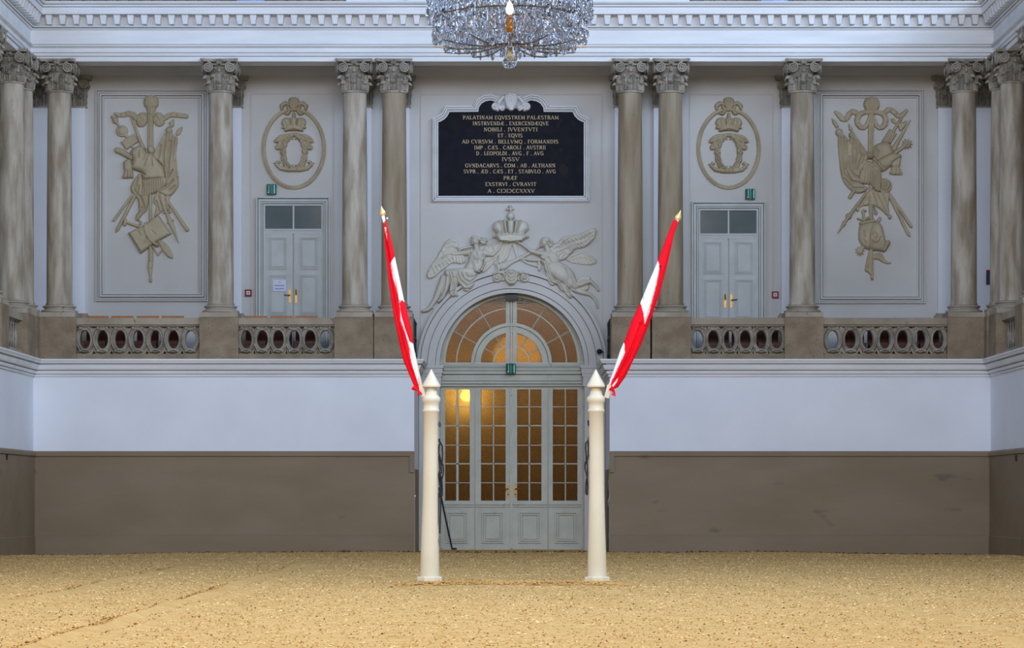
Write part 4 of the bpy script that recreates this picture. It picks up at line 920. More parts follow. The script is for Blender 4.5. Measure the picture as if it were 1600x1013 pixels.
h = h1(200, 820, 420, 1320).poly([(300,835),(228,940),(225,1010),(288,1090),(297,1200),(270,1245),(278,1305),(330,1245),(378,1190),(397,1050),(345,1020),(340,880)],0.07,22)
h.creases([[(290,880),(260,1000),(320,1080)],[(320,1060),(360,1180),(330,1230)],[(300,960),(290,1010)],[(290,1230),(330,1170)]],8,-0.035); h.build('left_drapery', O, T)
h = h1(430, 280, 740, 1290)
h.poly([(570,430),(625,430),(640,470),(682,480),(668,660),(690,880),(690,960),(640,1000),(590,1000),(560,900),(540,780),(440,665),(500,560)],0.08,25)
h.poly([(690,940),(640,1030),(580,1060),(480,1000),(560,960),(620,900)],0.09,22).poly([(480,1020),(600,1045),(590,1120),(600,1200),(545,1195),(455,1262),(470,1160),(443,1105)],0.05,18)
h.poly([(600,332),(648,288),(645,360),(612,388)],0.05,12,smooth=False).ell(597,408,34,36,0.09).poly([(730,370),(712,430),(688,455),(665,440),(690,395)],0.04,10).cap([(665,460),(630,520)],11,0.04).cap([(570,430),(448,655)],8,0.09)
h.creases([[(575,440),(545,640),(550,780)],[(600,440),(590,640),(575,800)],[(620,450),(625,560),(600,700),(590,840)],[(655,490),(640,640),(650,760)],[(635,800),(590,870)],[(610,520),(600,640)],[(675,560),(655,700),(680,860)],[(520,560),(500,680)],[(640,900),(590,960),(510,1000)],[(660,960),(600,1000)],[(500,1040),(530,1180)],[(560,1060),(570,1180)],[(470,1110),(500,1200)],[(480,700),(545,770)]],8,-0.04); h.build('banner', O, T)
h = h1(40, 1020, 280, 1430).cap([(240,1035),(50,1300)],12,0.03).cap([(265,1045),(90,1385)],16,0.05).poly([(78,1370),(108,1385),(72,1420)],0.04,6,smooth=False); h.build('left_staff', O, T)
h = h1(460, 980, 810, 1540).cap([(540,1040),(775,1385)],[14,18],0.05).ell(776,1388,20,20,0.06).cap([(480,1000),(565,1200),(605,1300)],[12,14,20],0.05).cap([(608,1300),(692,1518)],[28,2],0.05).cap([(545,1222),(606,1215)],10,0.06).cap([(585,1320),(636,1296)],9,0.06); h.crease([(545,1045),(775,1390)],3,-0.008); h.build('right_lance', O, T)
h = h1(140, 1200, 650, 1700).poly([(490,1510),(540,1505),(600,1568),(638,1668),(572,1642)],0.04,10).cap([(440,1565),(488,1640),(530,1588)],7,0.03).cap([(168,1312),(290,1355)],[12,14],0.05).cap([(165,1288),(160,1340)],14,0.06).cap([(290,1340),(315,1330),(320,1310),(305,1300)],8,0.04)
h.poly([(193,1422),(350,1345),(492,1238),(622,1430),(480,1510),(318,1627)],0.12,26,smooth=False).cap([(368,1330),(365,1390),(385,1450),(425,1505),(482,1545)],14,0.16)
h.creases([[(205,1425),(325,1612)],[(505,1262),(605,1425)],[(300,1410),(320,1450)],[(430,1400),(470,1440)],[(390,1460),(360,1500)]],6,-0.02).texture(0.003,0.06,0.06); h.build('square_drum', O, T)

# ---- right trophy
T = thing('trophy_relief', 'tall ochre trophy relief with spiked mace and curled helmet, in the right wall panel', 'relief', P(1361, 295, YB))
def h2(x0=0, y0=0, x1=855, y1=1900): return HF(1295, 145, 6.333, YW, x0, y0, x1, y1)
h = h2(380, 190, 460, 640).cap([(420,200),(412,600)],28,0.05).creases([[(408,220),(402,600)],[(430,220),(428,600)]],4,-0.02); h.build('hanging_strap', O, T)
h = h2(380, 900, 460, 1310).cap([(415,930),(418,1280)],20,0.05).creases([[(408,960),(410,1270)]],4,-0.02); h.build('rod', O, T)
h = h2(240, 30, 600, 400).ell(422,118,80,78,0.12).cap([(422,160),(425,195)],[50,38],0.09)
for sg in (-1, 1):
    c_ = 420; h.cap([(c_+sg*20,200),(c_+sg*60,195),(c_+sg*100,205),(c_+sg*130,232),(c_+sg*142,270),(c_+sg*135,312),(c_+sg*110,342),(c_+sg*80,350),(c_+sg*52,332),(c_+sg*35,290),(c_+sg*20,235)],[18,22,24,26,26,26,24,22,20,16,12],0.07,flat=0.4)
h.creases([[(420,90),(415,190)],[(392,90),(398,180)],[(450,90),(446,180)],[(365,90),(385,150)],[(478,90),(460,150)]],4,-0.014).creases([[(400,215),(350,300)],[(445,215),(490,300)]],5,-0.02).texture(0.008,0.1,0.1); h.build('bow', O, T)
h = h2(40, 130, 400, 310).cap([(300,245),(285,215),(260,195),(235,188),(205,205),(185,245),(160,265),(130,258),(100,225),(68,195)],[16,22,26,26,24,24,26,26,24,16],0.05,flat=0.35).creases([[(205,185),(225,215)],[(150,240),(165,290)]],4,-0.03); h.build('ribbon', O, T)
h = h2(430, 130, 800, 310).cap([(545,225),(560,190),(585,168),(610,170),(645,195),(680,228),(710,235),(738,210),(768,178)],[16,22,24,24,24,24,24,22,14],0.05,flat=0.35).creases([[(620,160),(612,200)],[(672,200),(655,240)]],4,-0.03); h.build('ribbon', O, T)
h = h2(10, 240, 420, 1040)
h.poly([(92,430),(150,425),(260,560),(375,680),(310,800),(330,900),(385,950),(300,1000),(200,955),(130,850),(100,650)],0.08,28).poly([(210,450),(262,430),(310,520),(378,615),(380,665),(320,780),(230,790),(180,700),(185,560)],0.09,24)
h.poly([(25,250),(68,282),(97,340),(72,352),(38,305)],0.05,12,smooth=False).ell(100,395,36,40,0.10).poly([(190,302),(232,350),(228,385),(198,372)],0.05,12,smooth=False).ell(226,422,30,34,0.10).cap([(120,400),(372,700)],9,0.11).cap([(245,420),(400,640)],8,0.10)
h.creases([[(110,440),(120,640),(160,800),(240,900)],[(140,450),(150,620),(180,760)],[(170,490),(175,680)],[(200,640),(200,760),(260,830),(320,850)],[(160,760),(220,880),(330,900)],[(150,860),(240,950),(340,950)],[(240,460),(230,600),(240,740)],[(265,480),(275,620),(250,760)],[(300,540),(320,640),(280,760)],[(340,620),(320,700)]],8,-0.04); h.build('banner', O, T)
h = h2(490, 250, 830, 620).cap([(712,262),(590,460)],13,0.06).poly([(690,310),(725,300),(768,278),(748,340),(705,382),(688,345)],0.06,12).poly([(615,262),(640,258),(672,298),(660,312),(625,295)],0.04,8).poly([(600,358),(672,408),(610,505),(512,498)],0.08,14,smooth=False).creases([[(620,375),(540,500)],[(640,388),(570,500)],[(655,400),(592,505)]],4,-0.03).cap([(803,275),(640,560)],[5,24],0.05); h.build('axe_and_rods', O, T)
h = h2(620, 440, 840, 620).cap([(650,600),(750,528)],17,0.06).ell(772,510,38,38,0.09)
for a in range(10): h.cap([(772+30*math.cos(a*.628),510+30*math.sin(a*.628)),(772+56*math.cos(a*.628),510+56*math.sin(a*.628))],[11,2],0.05)
h.creases([[(755,495),(772,480),(790,495),(785,520),(765,525)]],5,-0.02); h.build('spiked_mace', O, T)
h = h2(280, 480, 740, 1010).poly([(440,540),(520,495),(600,505),(640,590),(700,612),(712,650),(600,740),(520,785),(440,710),(428,640)],0.17,60)
h.poly([(625,700),(705,650),(702,740),(725,805),(690,818),(600,808),(618,760)],0.10,24).poly([(310,800),(340,720),(400,680),(480,740),(515,800),(503,978),(430,940),(400,912),(300,892)],0.12,24).ell(410,628,38,34,0.19).poly([(440,790),(510,790),(500,975),(440,945)],0.14,16)
h.creases([[(330,760),(318,885)],[(355,730),(350,890)],[(380,720),(380,895)],[(405,720),(405,905)],[(430,740),(432,930)],[(460,780),(462,950)],[(485,790),(482,965)],[(640,740),(620,805)],[(665,730),(665,812)],[(690,730),(705,808)],[(450,560),(480,590),(465,640)],[(470,690),(560,640),(640,600)],[(420,660),(520,780)],[(440,650),(540,760)],[(620,700),(690,650)]],7,-0.035).ell(408,628,16,14,0.22); h.build('cuirass', O, T)
h = h2(480, 840, 640, 1010).ell(550,925,72,76,0.07)
h.creases([[(550+r_*math.cos(a),925+r_*math.sin(a)) for a,r_ in [(q*0.45, 55-q*2.2) for q in range(24)]]],6,-0.03); h.build('scroll', O, T)
h = h2(260, 960, 640, 1260).poly([(400,970),(350,1050),(298,1135),(345,1122),(420,1118),(480,1135),(530,1175),(592,1225),(588,1120),(595,1000),(500,985)],0.06,20)
h.ell(285,1155,16,24,0.05).ell(465,1190,16,22,0.05).ell(600,1230,18,24,0.06).cap([(450,1130),(462,1180)],8,0.05).creases([[(390,1000),(320,1110)],[(440,1000),(480,1120)],[(480,1000),(560,1180)],[(530,1000),(580,1120)],[(400,1030),(400,1110)]],7,-0.03); h.build('drapery', O, T)
h = h2(60, 960, 400, 1430).cap([(240,985),(208,1035)],18,0.06).cap([(370,990),(210,1210)],[12,17],0.05).ell(195,1225,34,30,0.08,ang=-0.9).cap([(200,1225),(150,1290)],[16,14],0.05).ell(148,1298,20,26,0.06).cap([(148,1298),(84,1398)],[16,2],0.04); h.build('spear', O, T)
h = h2(570, 980, 840, 1450).cap([(592,1010),(785,1405)],15,0.05).cap([(595,1000),(812,1325)],15,0.05).poly([(768,1400),(800,1385),(806,1436)],0.04,8,smooth=False).creases([[(592,1010),(785,1405)],[(600,1010),(812,1325)]],3,-0.01); h.build('right_staff', O, T)
h = h2(250, 1140, 640, 1860).poly([(312,1312),(430,1278),(515,1305),(545,1400),(560,1465),(595,1462),(605,1490),(580,1540),(545,1580),(510,1572),(400,1560),(330,1520),(292,1450),(295,1370)],0.14,45)
h.cap([(330,1180),(345,1160),(362,1170)],11,0.05).cap([(338,1185),(350,1275)],13,0.06).cap([(290,1250),(340,1262),(395,1240)],[12,10,12],0.06).cap([(318,1300),(440,1275)],20,0.15).cap([(505,1245),(470,1300)],15,0.07)
h.creases([[(450+r_*math.cos(a),1435+r_*math.sin(a)*1.15) for a,r_ in [(q*0.5, 58-q*2.6) for q in range(20)]],[(440,1300),(405,1420),(405,1555)],[(460,1290),(425,1420),(420,1555)],[(340,1380),(350,1430)],[(340,1460),(370,1500)],[(560,1470),(540,1550)]],7,-0.03); h.build('curled_helmet', O, T)
h = h2(250, 1480, 640, 1860).ell(305,1568,32,36,0.06)
for a in range(9): h.cap([(305+26*math.cos(a*.7),1568+30*math.sin(a*.7)),(305+46*math.cos(a*.7),1568+50*math.sin(a*.7))],[9,2],0.04)
h.cap([(340,1530),(318,1555)],18,0.05).cap([(445,1625),(500,1620),(540,1665),(580,1685),(612,1683)],[26,34,20,10,5],0.05).poly([(400,1560),(435,1560),(442,1795),(420,1812),(385,1780),(356,1748)],0.06,16).ell(425,1830,16,26,0.06).creases([[(415,1570),(385,1740)],[(430,1580),(430,1780)],[(480,1600),(520,1640)]],5,-0.02); h.build('lower_pendant', O, T)

# ---- oval medallions with crowned wreath
def medallion(ox, oy, label, cx, cy, wr, cr):
    T = thing('oval_medallion', label, 'medallion', P(ox+cx/6.327, oy+cy/6.327, YB), 'crowned oval medallions')
    N_ = 44; rx, ry = 298, 388
    h = HF(ox, oy, 6.327, YW, cx-330, cy-425, cx+330, cy+425, 0.0085)
    ring_ = [(cx+rx*math.sin(2*math.pi*i/N_), cy-ry*math.cos(2*math.pi*i/N_)) for i in range(N_+1)]
    h.cap(ring_, 18, 0.055, flat=0.7).crease([(cx+(rx+6)*math.sin(2*math.pi*i/N_), cy-(ry+6)*math.cos(2*math.pi*i/N_)) for i in range(N_+1)], 4, -0.025); h.build('oval_frame', O, T)
    h = HF(ox, oy, 6.327, YW, cx-170, cy-530, cx+170, cy-310); t_ = cy-500
    h.ell(cx, t_+20, 52, 26, 0.10).poly([(cx-48,t_+20),(cx+48,t_+20),(cx+42,t_+80),(cx+12,t_+130),(cx-12,t_+130),(cx-42,t_+80)],0.11,24)
    for sg in (-1, 1): h.cap([(cx+sg*40,t_+70),(cx+sg*85,t_+52),(cx+sg*118,t_+80),(cx+sg*120,t_+112)],[12,20,22,12],0.08).cap([(cx+sg*60,t_+90),(cx+sg*42,t_+130),(cx+sg*60,t_+160),(cx+sg*88,t_+155)],[14,18,16,10],0.10)
    h.creases([[(cx+q*12,t_+5),(cx+q*6,t_+120)] for q in (-3,-1,1,3)],5,-0.03); h.build('shell_crest', O, T)
    T_, B_, hw = cr; h = HF(ox, oy, 6.327, YW, cx-160, T_-50, cx+160, B_+30)
    h.poly([(cx-hw*0.62,B_),(cx-hw*0.9,B_-45),(cx-hw,T_+58),(cx-hw*0.8,T_+12),(cx-hw*0.3,T_+8),(cx,T_+20),(cx+hw*0.3,T_+8),(cx+hw*0.8,T_+12),(cx+hw,T_+58),(cx+hw*0.9,B_-45),(cx+hw*0.62,B_)],0.11,45)
    h.cap([(cx-hw*0.66,B_),(cx,B_-22),(cx+hw*0.66,B_)],13,0.13).cap([(cx,T_+20),(cx,B_-25)],20,0.13).ell(cx,T_-8,17,17,0.09).cap([(cx,T_-45),(cx,T_-15)],5,0.06).cap([(cx-14,T_-32),(cx+14,T_-32)],5,0.06)
    for sg in (-1, 1):
        h.crease([(cx+sg*44,T_+12),(cx+sg*30,T_+70)],7,-0.10); h.cap([(cx+sg*62,T_+15),(cx+sg*46,B_-35)],7,0.13); h.ell(cx+sg*hw*0.88,B_-28,12,14,0.10)
        h.creases([[(cx+sg*90,T_+25),(cx+sg*70,B_-30)]],5,-0.03)
    for sg in (-1, 1):
        h.slot([(cx+sg*46,T_+12),(cx+sg*30,B_-50)], 7)
    h.texture(0.005,0.12,0.12); h.build('crown', O, T)
    wx, wy, wrx, wry = wr; h = HF(ox, oy, 6.327, YW, cx-240, wy-wry-70, cx+240, wy+wry+60)
    for sg in (-1, 1):
        pts = []; rr_ = []
        for q in range(21):
            a = math.radians(8+q*8.1); pts.append((wx+sg*wrx*math.sin(a), wy-wry*math.cos(a))); rr_.append(27+5*math.sin(q*2.1)-(6 if q < 3 else 0))
        h.cap(pts, rr_, 0.10)
        h.cap([pts[-1], (wx-sg*50, wy+wry+2), (wx-sg*130, wy+wry-12), (wx-sg*172, wy+wry-48), (wx-sg*160, wy+wry-78), (wx-sg*140,wy+wry-70)],[24,22,20,16,14,8],0.09)
        h.cap([(wx-sg*165,wy+wry-62),(wx-sg*200,wy+wry-66)],[10,4],0.05)
        h.poly([(wx+sg*30,wy-wry-8),(wx+sg*110,wy-wry-6),(wx+sg*165,wy-wry+22),(wx+sg*200,wy-wry+72),(wx+sg*150,wy-wry+80),(wx+sg*110,wy-wry+60),(wx+sg*60,wy-wry+30)],0.09,20)
        h.poly([(wx+sg*115,wy-wry+50),(wx+sg*150,wy-wry+75),(wx+sg*185,wy-wry+115),(wx+sg*170,wy-wry+150),(wx+sg*130,wy-wry+135)],0.08,16)
        h.ell(wx+sg*(wrx+2),wy,24,22,0.13)
        h.creases([[(wx+sg*50,wy-wry+5),(wx+sg*190,wy-wry+66)],[(wx+sg*120,wy-wry+70),(wx+sg*165,wy-wry+130)]],5,-0.03)
        for q in range(3, 19, 2):
            p_, p2 = pts[q], pts[min(q+2, 20)]; h.cap([(p_[0]-sg*20,p_[1]),(p2[0],p2[1])],[5,9],0.05,base=0.08); h.crease([(p_[0]+sg*14,p_[1]),(p2[0]-sg*6,p2[1])],4,-0.04)
            if q in (3, 17): h.cap([p_,(p_[0]-sg*45,p_[1]+(14 if q == 3 else -14))],[10,6],0.05)
    h.texture(0.010,0.16,0.15); h.build('wreath', O, T)
medallion(405, 145, 'ochre oval medallion with crowned wreath above the left gallery door', 343, 552, (345, 590, 108, 172), (240, 375, 122))
medallion(1083, 150, 'ochre oval medallion with crowned wreath above the right gallery door', 351, 520, (350, 566, 110, 178), (208, 345, 132))

# ---- winged figures and crown over the portal
G = M['fig_plaster']; T = thing('portal_relief', 'white stucco relief of two winged trumpeters holding a crown over the arch', 'relief', P(797, 410, YB))
def h3(x0, y0, x1, y1): return HF(650, 315, 5.333, YW, x0, y0, x1, y1, 0.0075)
def feathers(h, lines, w=5, amp=-0.022): return h.creases(lines, w, amp)
# wings
h = h3(70, 290, 450, 660).poly([(232,362),(262,325),(312,308),(345,325),(362,390),(398,450),(412,500),(380,522),(330,515),(290,520),(250,555),(200,590),(150,635),(105,642),(92,605),(130,530),(185,450)],0.06,14)
feathers(h, [[(105,600),(160,560),(230,520),(300,480)],[(120,560),(190,510),(260,470)],[(150,520),(220,470),(270,440)],[(110,625),(170,590)],[(232,370),(290,340),(330,350)],[(300,470),(310,515)],[(330,470),(335,515)],[(355,465),(360,515)],[(380,470),(385,515)],[(240,400),(300,380),(340,400)]]+[[(130+q*28,560-q*14),(150+q*28,600-q*18)] for q in range(6)]).texture(0.004,0.16,0.16); h.build('left_wing', G, T)
h = h3(530, 320, 740, 610).poly([(560,400),(640,350),(700,335),(715,350),(690,420),(680,470),(640,520),(570,590),(545,560)],0.035,14)
feathers(h, [[(570,410),(690,350)],[(575,470),(680,430)],[(575,520),(660,480)],[(620,370),(640,400)],[(580,560),(640,500)]]).texture(0.004,0.18,0.18); h.build('far_left_wing', G, T)
h = h3(1090, 210, 1520, 520).poly([(1108,400),(1135,360),(1180,345),(1220,300),(1300,282),(1380,262),(1440,235),(1485,224),(1502,248),(1485,310),(1430,368),(1380,390),(1330,402),(1290,440),(1250,480),(1215,492),(1170,495),(1140,450)],0.10,18)
feathers(h, [[(1180,400),(1260,350),(1370,320),(1480,260)],[(1190,430),(1290,380),(1400,350),(1470,300)],[(1200,370),(1280,310),(1380,280)],[(1190,460),(1230,430)],[(1215,480),(1250,440)],[(1150,470),(1180,420)],[(1230,330),(1210,380),(1150,400)]]+[[(1230+q*30,345-q*11),(1262+q*30,372-q*11)] for q in range(8)]+[[(1270+q*26,395-q*10),(1296+q*26,422-q*12)] for q in range(5)],5,-0.03).texture(0.005,0.14,0.14); h.build('right_wing', G, T)
h = h3(1240, 400, 1520, 550).poly([(1250,480),(1310,430),(1390,418),(1460,450),(1502,490),(1495,518),(1440,530),(1360,522),(1290,510)],0.03,12)
feathers(h, [[(1270,485),(1380,440),(1480,490)],[(1280,500),(1400,480),(1480,505)]]+[[(1290+q*28,470),(1310+q*28,515)] for q in range(7)]).texture(0.004,0.18,0.18); h.build('far_right_wing', G, T)
# rays and ribbons under the crown
h = h3(640, 320, 860, 600).cap([(745,345),(720,420),(700,500)],[26,24,18],0.03).cap([(790,350),(740,470),(720,495)],[16,22,14],0.035).cap([(815,345),(835,420),(845,470)],[18,14,8],0.03).cap([(705,350),(690,420),(650,500)],[10,12,8],0.03).creases([[(745,345),(705,490)],[(780,370),(725,480)]],5,-0.018).texture(0.004,0.1,0.1); h.build('ribbon', G, T)
# trumpets
h = h3(180, 350, 490, 490).cap([(470,378),(380,395),(290,425),(240,440)],[7,12,20,30],0.10).ell(216,448,27,40,0.13).ell(214,448,18,30,0.02).crease([(205,425),(200,450),(215,480)],8,-0.04).cap([(350,385),(360,410)],14,0.12); h.H = np.where(((h.gx-214)/17)**2+((h.gy-448)/29)**2 < 1, 0.05, h.H); h.build('left_trumpet', G, T)
h = h3(640, 360, 1050, 600).cap([(1032,380),(930,440),(800,505),(720,545)],[6,13,17,34],0.10).poly([(720,512),(690,595),(650,600),(662,560),(648,515),(690,522)],0.09,16).crease([(655,520),(672,560),(668,598)],6,-0.04).creases([[(930,440),(720,545)],[(880,450),(890,480)]],4,-0.015); h.build('right_trumpet', G, T)
# left figure: one continuous body
h = h3(40, 280, 740, 940)
h.ell(492,330,38,44,0.19).cap([(470,350),(462,362)],[14,6],0.17).cap([(500,365),(505,400)],[22,26],0.13)
h.poly([(455,412),(510,392),(562,412),(578,450),(568,520),(545,580),(500,600),(430,590),(382,580),(405,550),(430,505),(438,450)],0.17,45)
h.ell(510,470,26,24,0.05,base=0.16).ell(548,478,20,22,0.04,base=0.15)
h.cap([(462,425),(400,432),(350,440),(300,442)],[26,22,16,14],0.13).ell(358,398,14,12,0.15).cap([(565,432),(635,448),(690,400),(716,350)],[26,20,14,12],0.14).ell(716,345,14,14,0.14)
h.cap([(470,590),(360,600),(280,600)],[44,44,36],0.16).cap([(268,600),(256,680),(245,740),(218,808)],[34,32,24,15],0.15).cap([(230,640),(195,740),(160,820),(120,880)],[28,28,20,16],0.10).cap([(125,880),(95,905),(60,915)],[20,18,13],0.11).cap([(215,805),(190,835)],[16,12],0.12)
h.creases([[(470,322),(490,315),(520,325)],[(470,300),(500,295),(525,310)],[(466,345),(474,348)],[(480,360),(474,372)],[(500,420),(515,470),(510,520)],[(455,430),(440,480)],[(560,440),(555,470)],[(470,450),(480,520),(500,590),(540,580)],[(250,620),(238,720),(215,790)]],5,-0.025); h.build('left_figure', G, T)
h = h3(450, 280, 600, 400).ell(498,312,42,32,0.20).ell(560,332,30,30,0.15)
for a in range(7): h.ell(562+24*math.cos(a*.9),332+24*math.sin(a*.9),11,11,0.17)
h.creases([[(462,310),(490,302),(530,318)],[(470,296),(505,290),(535,305)],[(545,320),(575,345)],[(575,318),(548,345)],[(500,282),(520,300)]],5,-0.03); h.H[(h.gx < 478) & (h.gy > 322)] = 0; h.H[(h.gx < 520) & (h.gy > 335)] = 0; h.build('left_hair', G, T)
h = h3(230, 420, 590, 810).poly([(242,592),(300,572),(382,574),(440,585),(500,612),(500,660),(485,705),(440,752),(395,745),(355,700),(348,760),(358,790),(325,800),(285,792),(275,740),(285,690),(270,640),(245,630)],0.20,28)
h.cap([(470,450),(475,520),(495,580),(530,590)],[9,12,14,10],0.21).cap([(570,440),(572,520),(545,580)],[8,10,10],0.19)
h.creases([[(340,590),(370,660),(430,710),(485,680)],[(370,590),(400,650),(450,680),(495,650)],[(400,588),(440,635),(498,630)],[(330,600),(350,690),(400,735),(450,735)],[(300,600),(315,700),(310,780)],[(275,600),(300,690),(298,770)],[(325,640),(335,720),(330,790)],[(350,720),(345,780)],[(300,760),(345,740)]],6,-0.045); h.build('left_drapery', G, T)
# right figure
h = h3(820, 290, 1540, 910)
h.ell(1068,345,37,42,0.19).cap([(1040,372),(1034,384)],[14,6],0.17).cap([(1085,370),(1100,410)],[22,28],0.14)
h.poly([(1042,440),(1090,412),(1140,410),(1190,450),(1200,500),(1160,545),(1090,545),(1050,520),(1040,480)],0.17,45).poly([(1080,520),(1170,500),(1250,530),(1312,590),(1335,660),(1330,720),(1290,730),(1240,690),(1150,640),(1095,590)],0.19,60)
h.ell(1062,470,24,20,0.05,base=0.15)
h.cap([(1085,440),(1020,435),(960,418),(900,372),(850,342)],[26,22,17,13,11],0.16).ell(842,338,16,11,0.15).cap([(1050,490),(960,488),(885,478)],[18,14,11],0.09)
h.cap([(1250,620),(1290,680),(1325,705)],[62,52,36],0.20).cap([(1320,705),(1400,682),(1455,668),(1495,705),(1518,742)],[32,24,16,13,8],0.15).cap([(1300,720),(1380,755),(1450,775),(1490,815),(1512,888)],[30,22,16,12,8],0.09)
h.creases([[(1035,340),(1050,338)],[(1040,362),(1048,364)],[(1100,470),(1130,520)],[(1230,540),(1290,620),(1320,680)],[(1250,560),(1270,640),(1250,690)],[(1330,690),(1380,690)],[(1060,490),(1075,510)]],5,-0.025); h.build('right_figure', G, T)
h = h3(1020, 290, 1160, 410).ell(1080,328,44,34,0.20).ell(1120,358,28,28,0.15)
for a in range(7): h.ell(1122+22*math.cos(a*.9),358+22*math.sin(a*.9),10,10,0.17)
h.creases([[(1040,318),(1080,310),(1115,330)],[(1050,305),(1090,298)],[(1105,345),(1135,370)],[(1135,345),(1108,372)]],5,-0.03); h.H[(h.gx < 1052) & (h.gy > 325)] = 0; h.H[(h.gx < 1090) & (h.gy > 352)] = 0; h.build('right_hair', G, T)
h = h3(1040, 490, 1340, 830).poly([(1065,520),(1120,510),(1150,560),(1140,620),(1200,660),(1232,690),(1262,730),(1310,790),(1290,812),(1258,800),(1220,745),(1180,700),(1130,708),(1095,660),(1080,600)],0.21,24).poly([(1180,700),(1240,690),(1290,760),(1260,770),(1210,750)],0.22,16)
h.creases([[(1080,530),(1100,600),(1140,660),(1200,690)],[(1100,525),(1120,600),(1170,660)],[(1120,520),(1135,590)],[(1085,590),(1120,680),(1160,700)],[(1210,690),(1250,760),(1290,800)],[(1230,700),(1270,770)],[(1195,700),(1240,770),(1265,800)],[(1150,640),(1215,675)]],6,-0.05); h.build('right_drapery', G, T)
h = h3(1160, 610, 1500, 760).poly([(1340,660),(1370,625),(1430,618),(1455,640),(1440,665),(1400,690),(1440,700),(1430,740),(1360,745),(1320,735)],0.05,14).creases([[(1360,640),(1430,635)],[(1340,720),(1420,710)],[(1370,660),(1410,660)]],6,-0.02); h.build('flying_drapery', G, T)
h = h3(860, 470, 1050, 580).cap([(880,480),(920,510),(980,530),(1035,545)],[12,10,12,10],0.05).cap([(1025,480),(1028,570)],[14,12],0.06).creases([[(900,495),(960,520),(1030,535)]],4,-0.015); h.build('sleeve_drapery', G, T)
# crown held by both
h = h3(610, 20, 970, 350); cx = 789
for sg in (-1, 1):
    h.poly([(cx+sg*150,215),(cx+sg*140,180),(cx+sg*105,162),(cx+sg*62,160),(cx+sg*30,200),(cx+sg*40,275),(cx+sg*90,285),(cx+sg*125,262),(cx+sg*148,240)],0.22,45)
    h.cap([(cx+sg*92,168),(cx+sg*74,220),(cx+sg*62,278)],[12,11,11],0.27).cap([(cx+sg*50,162),(cx+sg*42,215),(cx+sg*36,272)],[10,9,9],0.27); h.ell(cx+sg*138,295,14,14,0.15)
h.poly([(cx-30,160),(cx+30,160),(cx+26,275),(cx-26,275)],0.24,20,smooth=False).cap([(cx,165),(cx,272)],11,0.27)
for sg in (-1, 1): h.slot([(cx+sg*70,172),(cx+sg*60,215),(cx+sg*50,258)], 7.5)
h.poly([(cx-128,285),(cx-80,272),(cx,268),(cx+80,272),(cx+130,288),(cx+105,328),(cx,338),(cx-98,328)],0.22,20).cap([(cx-100,292),(cx,280),(cx+104,292)],8,0.26).cap([(cx-88,326),(cx,336),(cx+92,326)],9,0.25)
for q in range(-4, 5): h.ell(cx+q*24, 308+abs(q)*-1.5, 9, 9, 0.25); h.ell(cx+q*26, 272+abs(q)*1.5, 11, 12, 0.23)
h.ell(cx,124,34,34,0.16).cap([(cx,92),(cx,46)],[9,12],0.12).cap([(cx-30,68),(cx+22,66)],[9,7],0.11).ell(cx-6,44,16,14,0.11); h.build('crown', G, T)
# scroll keystone
h = h3(640, 560, 940, 710).poly([(720,600),(750,575),(790,568),(830,575),(862,600),(850,650),(825,695),(795,705),(765,695),(735,650)],0.24,28)
for sg in (-1, 1):
    c_ = 790+sg*112; h.ell(c_,640,42,42,0.22).cap([(790+sg*60,600),(790+sg*100,598),(790+sg*145,605)],[14,16,10],0.20); h.crease([(c_+sg*r_*math.cos(a),640+r_*math.sin(a)) for a,r_ in [(q*0.5-1.6, 32-q*1.7) for q in range(16)]],5,-0.06)
h.creases([[(745,600),(770,640),(795,650),(820,640),(842,600)],[(745,625),(770,665),(795,675),(822,665),(845,625)],[(760,590),(795,620),(830,590)],[(742,600),(735,660)],[(850,600),(852,660)]],6,-0.05); h.build('scroll_keystone', G, T)

# ------------------------------------------------------------------ inscribed tablet
T = thing('inscribed_tablet', 'black marble tablet with gilded inscription in a white shaped frame', 'tablet', P(800, 235, YB))
tp = lambda x, y, Y=YB: (PX(670+x/5.627, Y), PZ(140+y/5.627, Y))
inner_l = [(84,938),(84,290),(110,282),(140,262),(165,235),(182,200),(436,198),(440,160),(465,125),(500,105),(545,97),(580,112),(592,140),(590,170)]
cxm = 723
innr = inner_l+[(2*cxm-x, y) for x, y in inner_l[::-1]]
def offs(poly, d):
    out = []; n_ = len(poly)
    for i in range(n_):
        a, b, c = [np.array(poly[(i+j) % n_], float) for j in (-1, 0, 1)]; e1 = (b-a)/max(np.hypot(*(b-a)), 1e-6); e2 = (c-b)/max(np.hypot(*(c-b)), 1e-6)
        n1 = np.array([e1[1], -e1[0]]); n2 = np.array([e2[1], -e2[0]]); m_ = n1+n2; m_ /= max(np.hypot(*m_), 1e-6); k_ = 1/max(m_.dot(n1), 0.6); out.append(tuple(b-m_*d*k_))
    return out
mb = MB(); mb.prism([tp(x, y) for x, y in innr], YB-0.03, YB); mb.build('marble_slab', M['marble'], T)
mb = MB(); op = inner_l[:13]
def side_off(d, mir):
    pts = [(84-d, 938+d)]
    pts += [(84-d, 290-d*0.6), (108-d*0.5, 282-d), (140-d*0.8, 262-d*0.8), (165-d, 235-d*0.5), (182-d*0.75, 200-d), (436-d*0.7, 198-d), (440-d, 160-d*0.1), (465-d*0.85, 125-d*0.6), (500-d*0.5, 105-d*0.95), (548, 97-d), (590+d*0.4, 112-d*0.8), (612+d*0.35, 150-d*0.35)]
    return [((2*cxm-x) if mir else x, y) for x, y in pts]
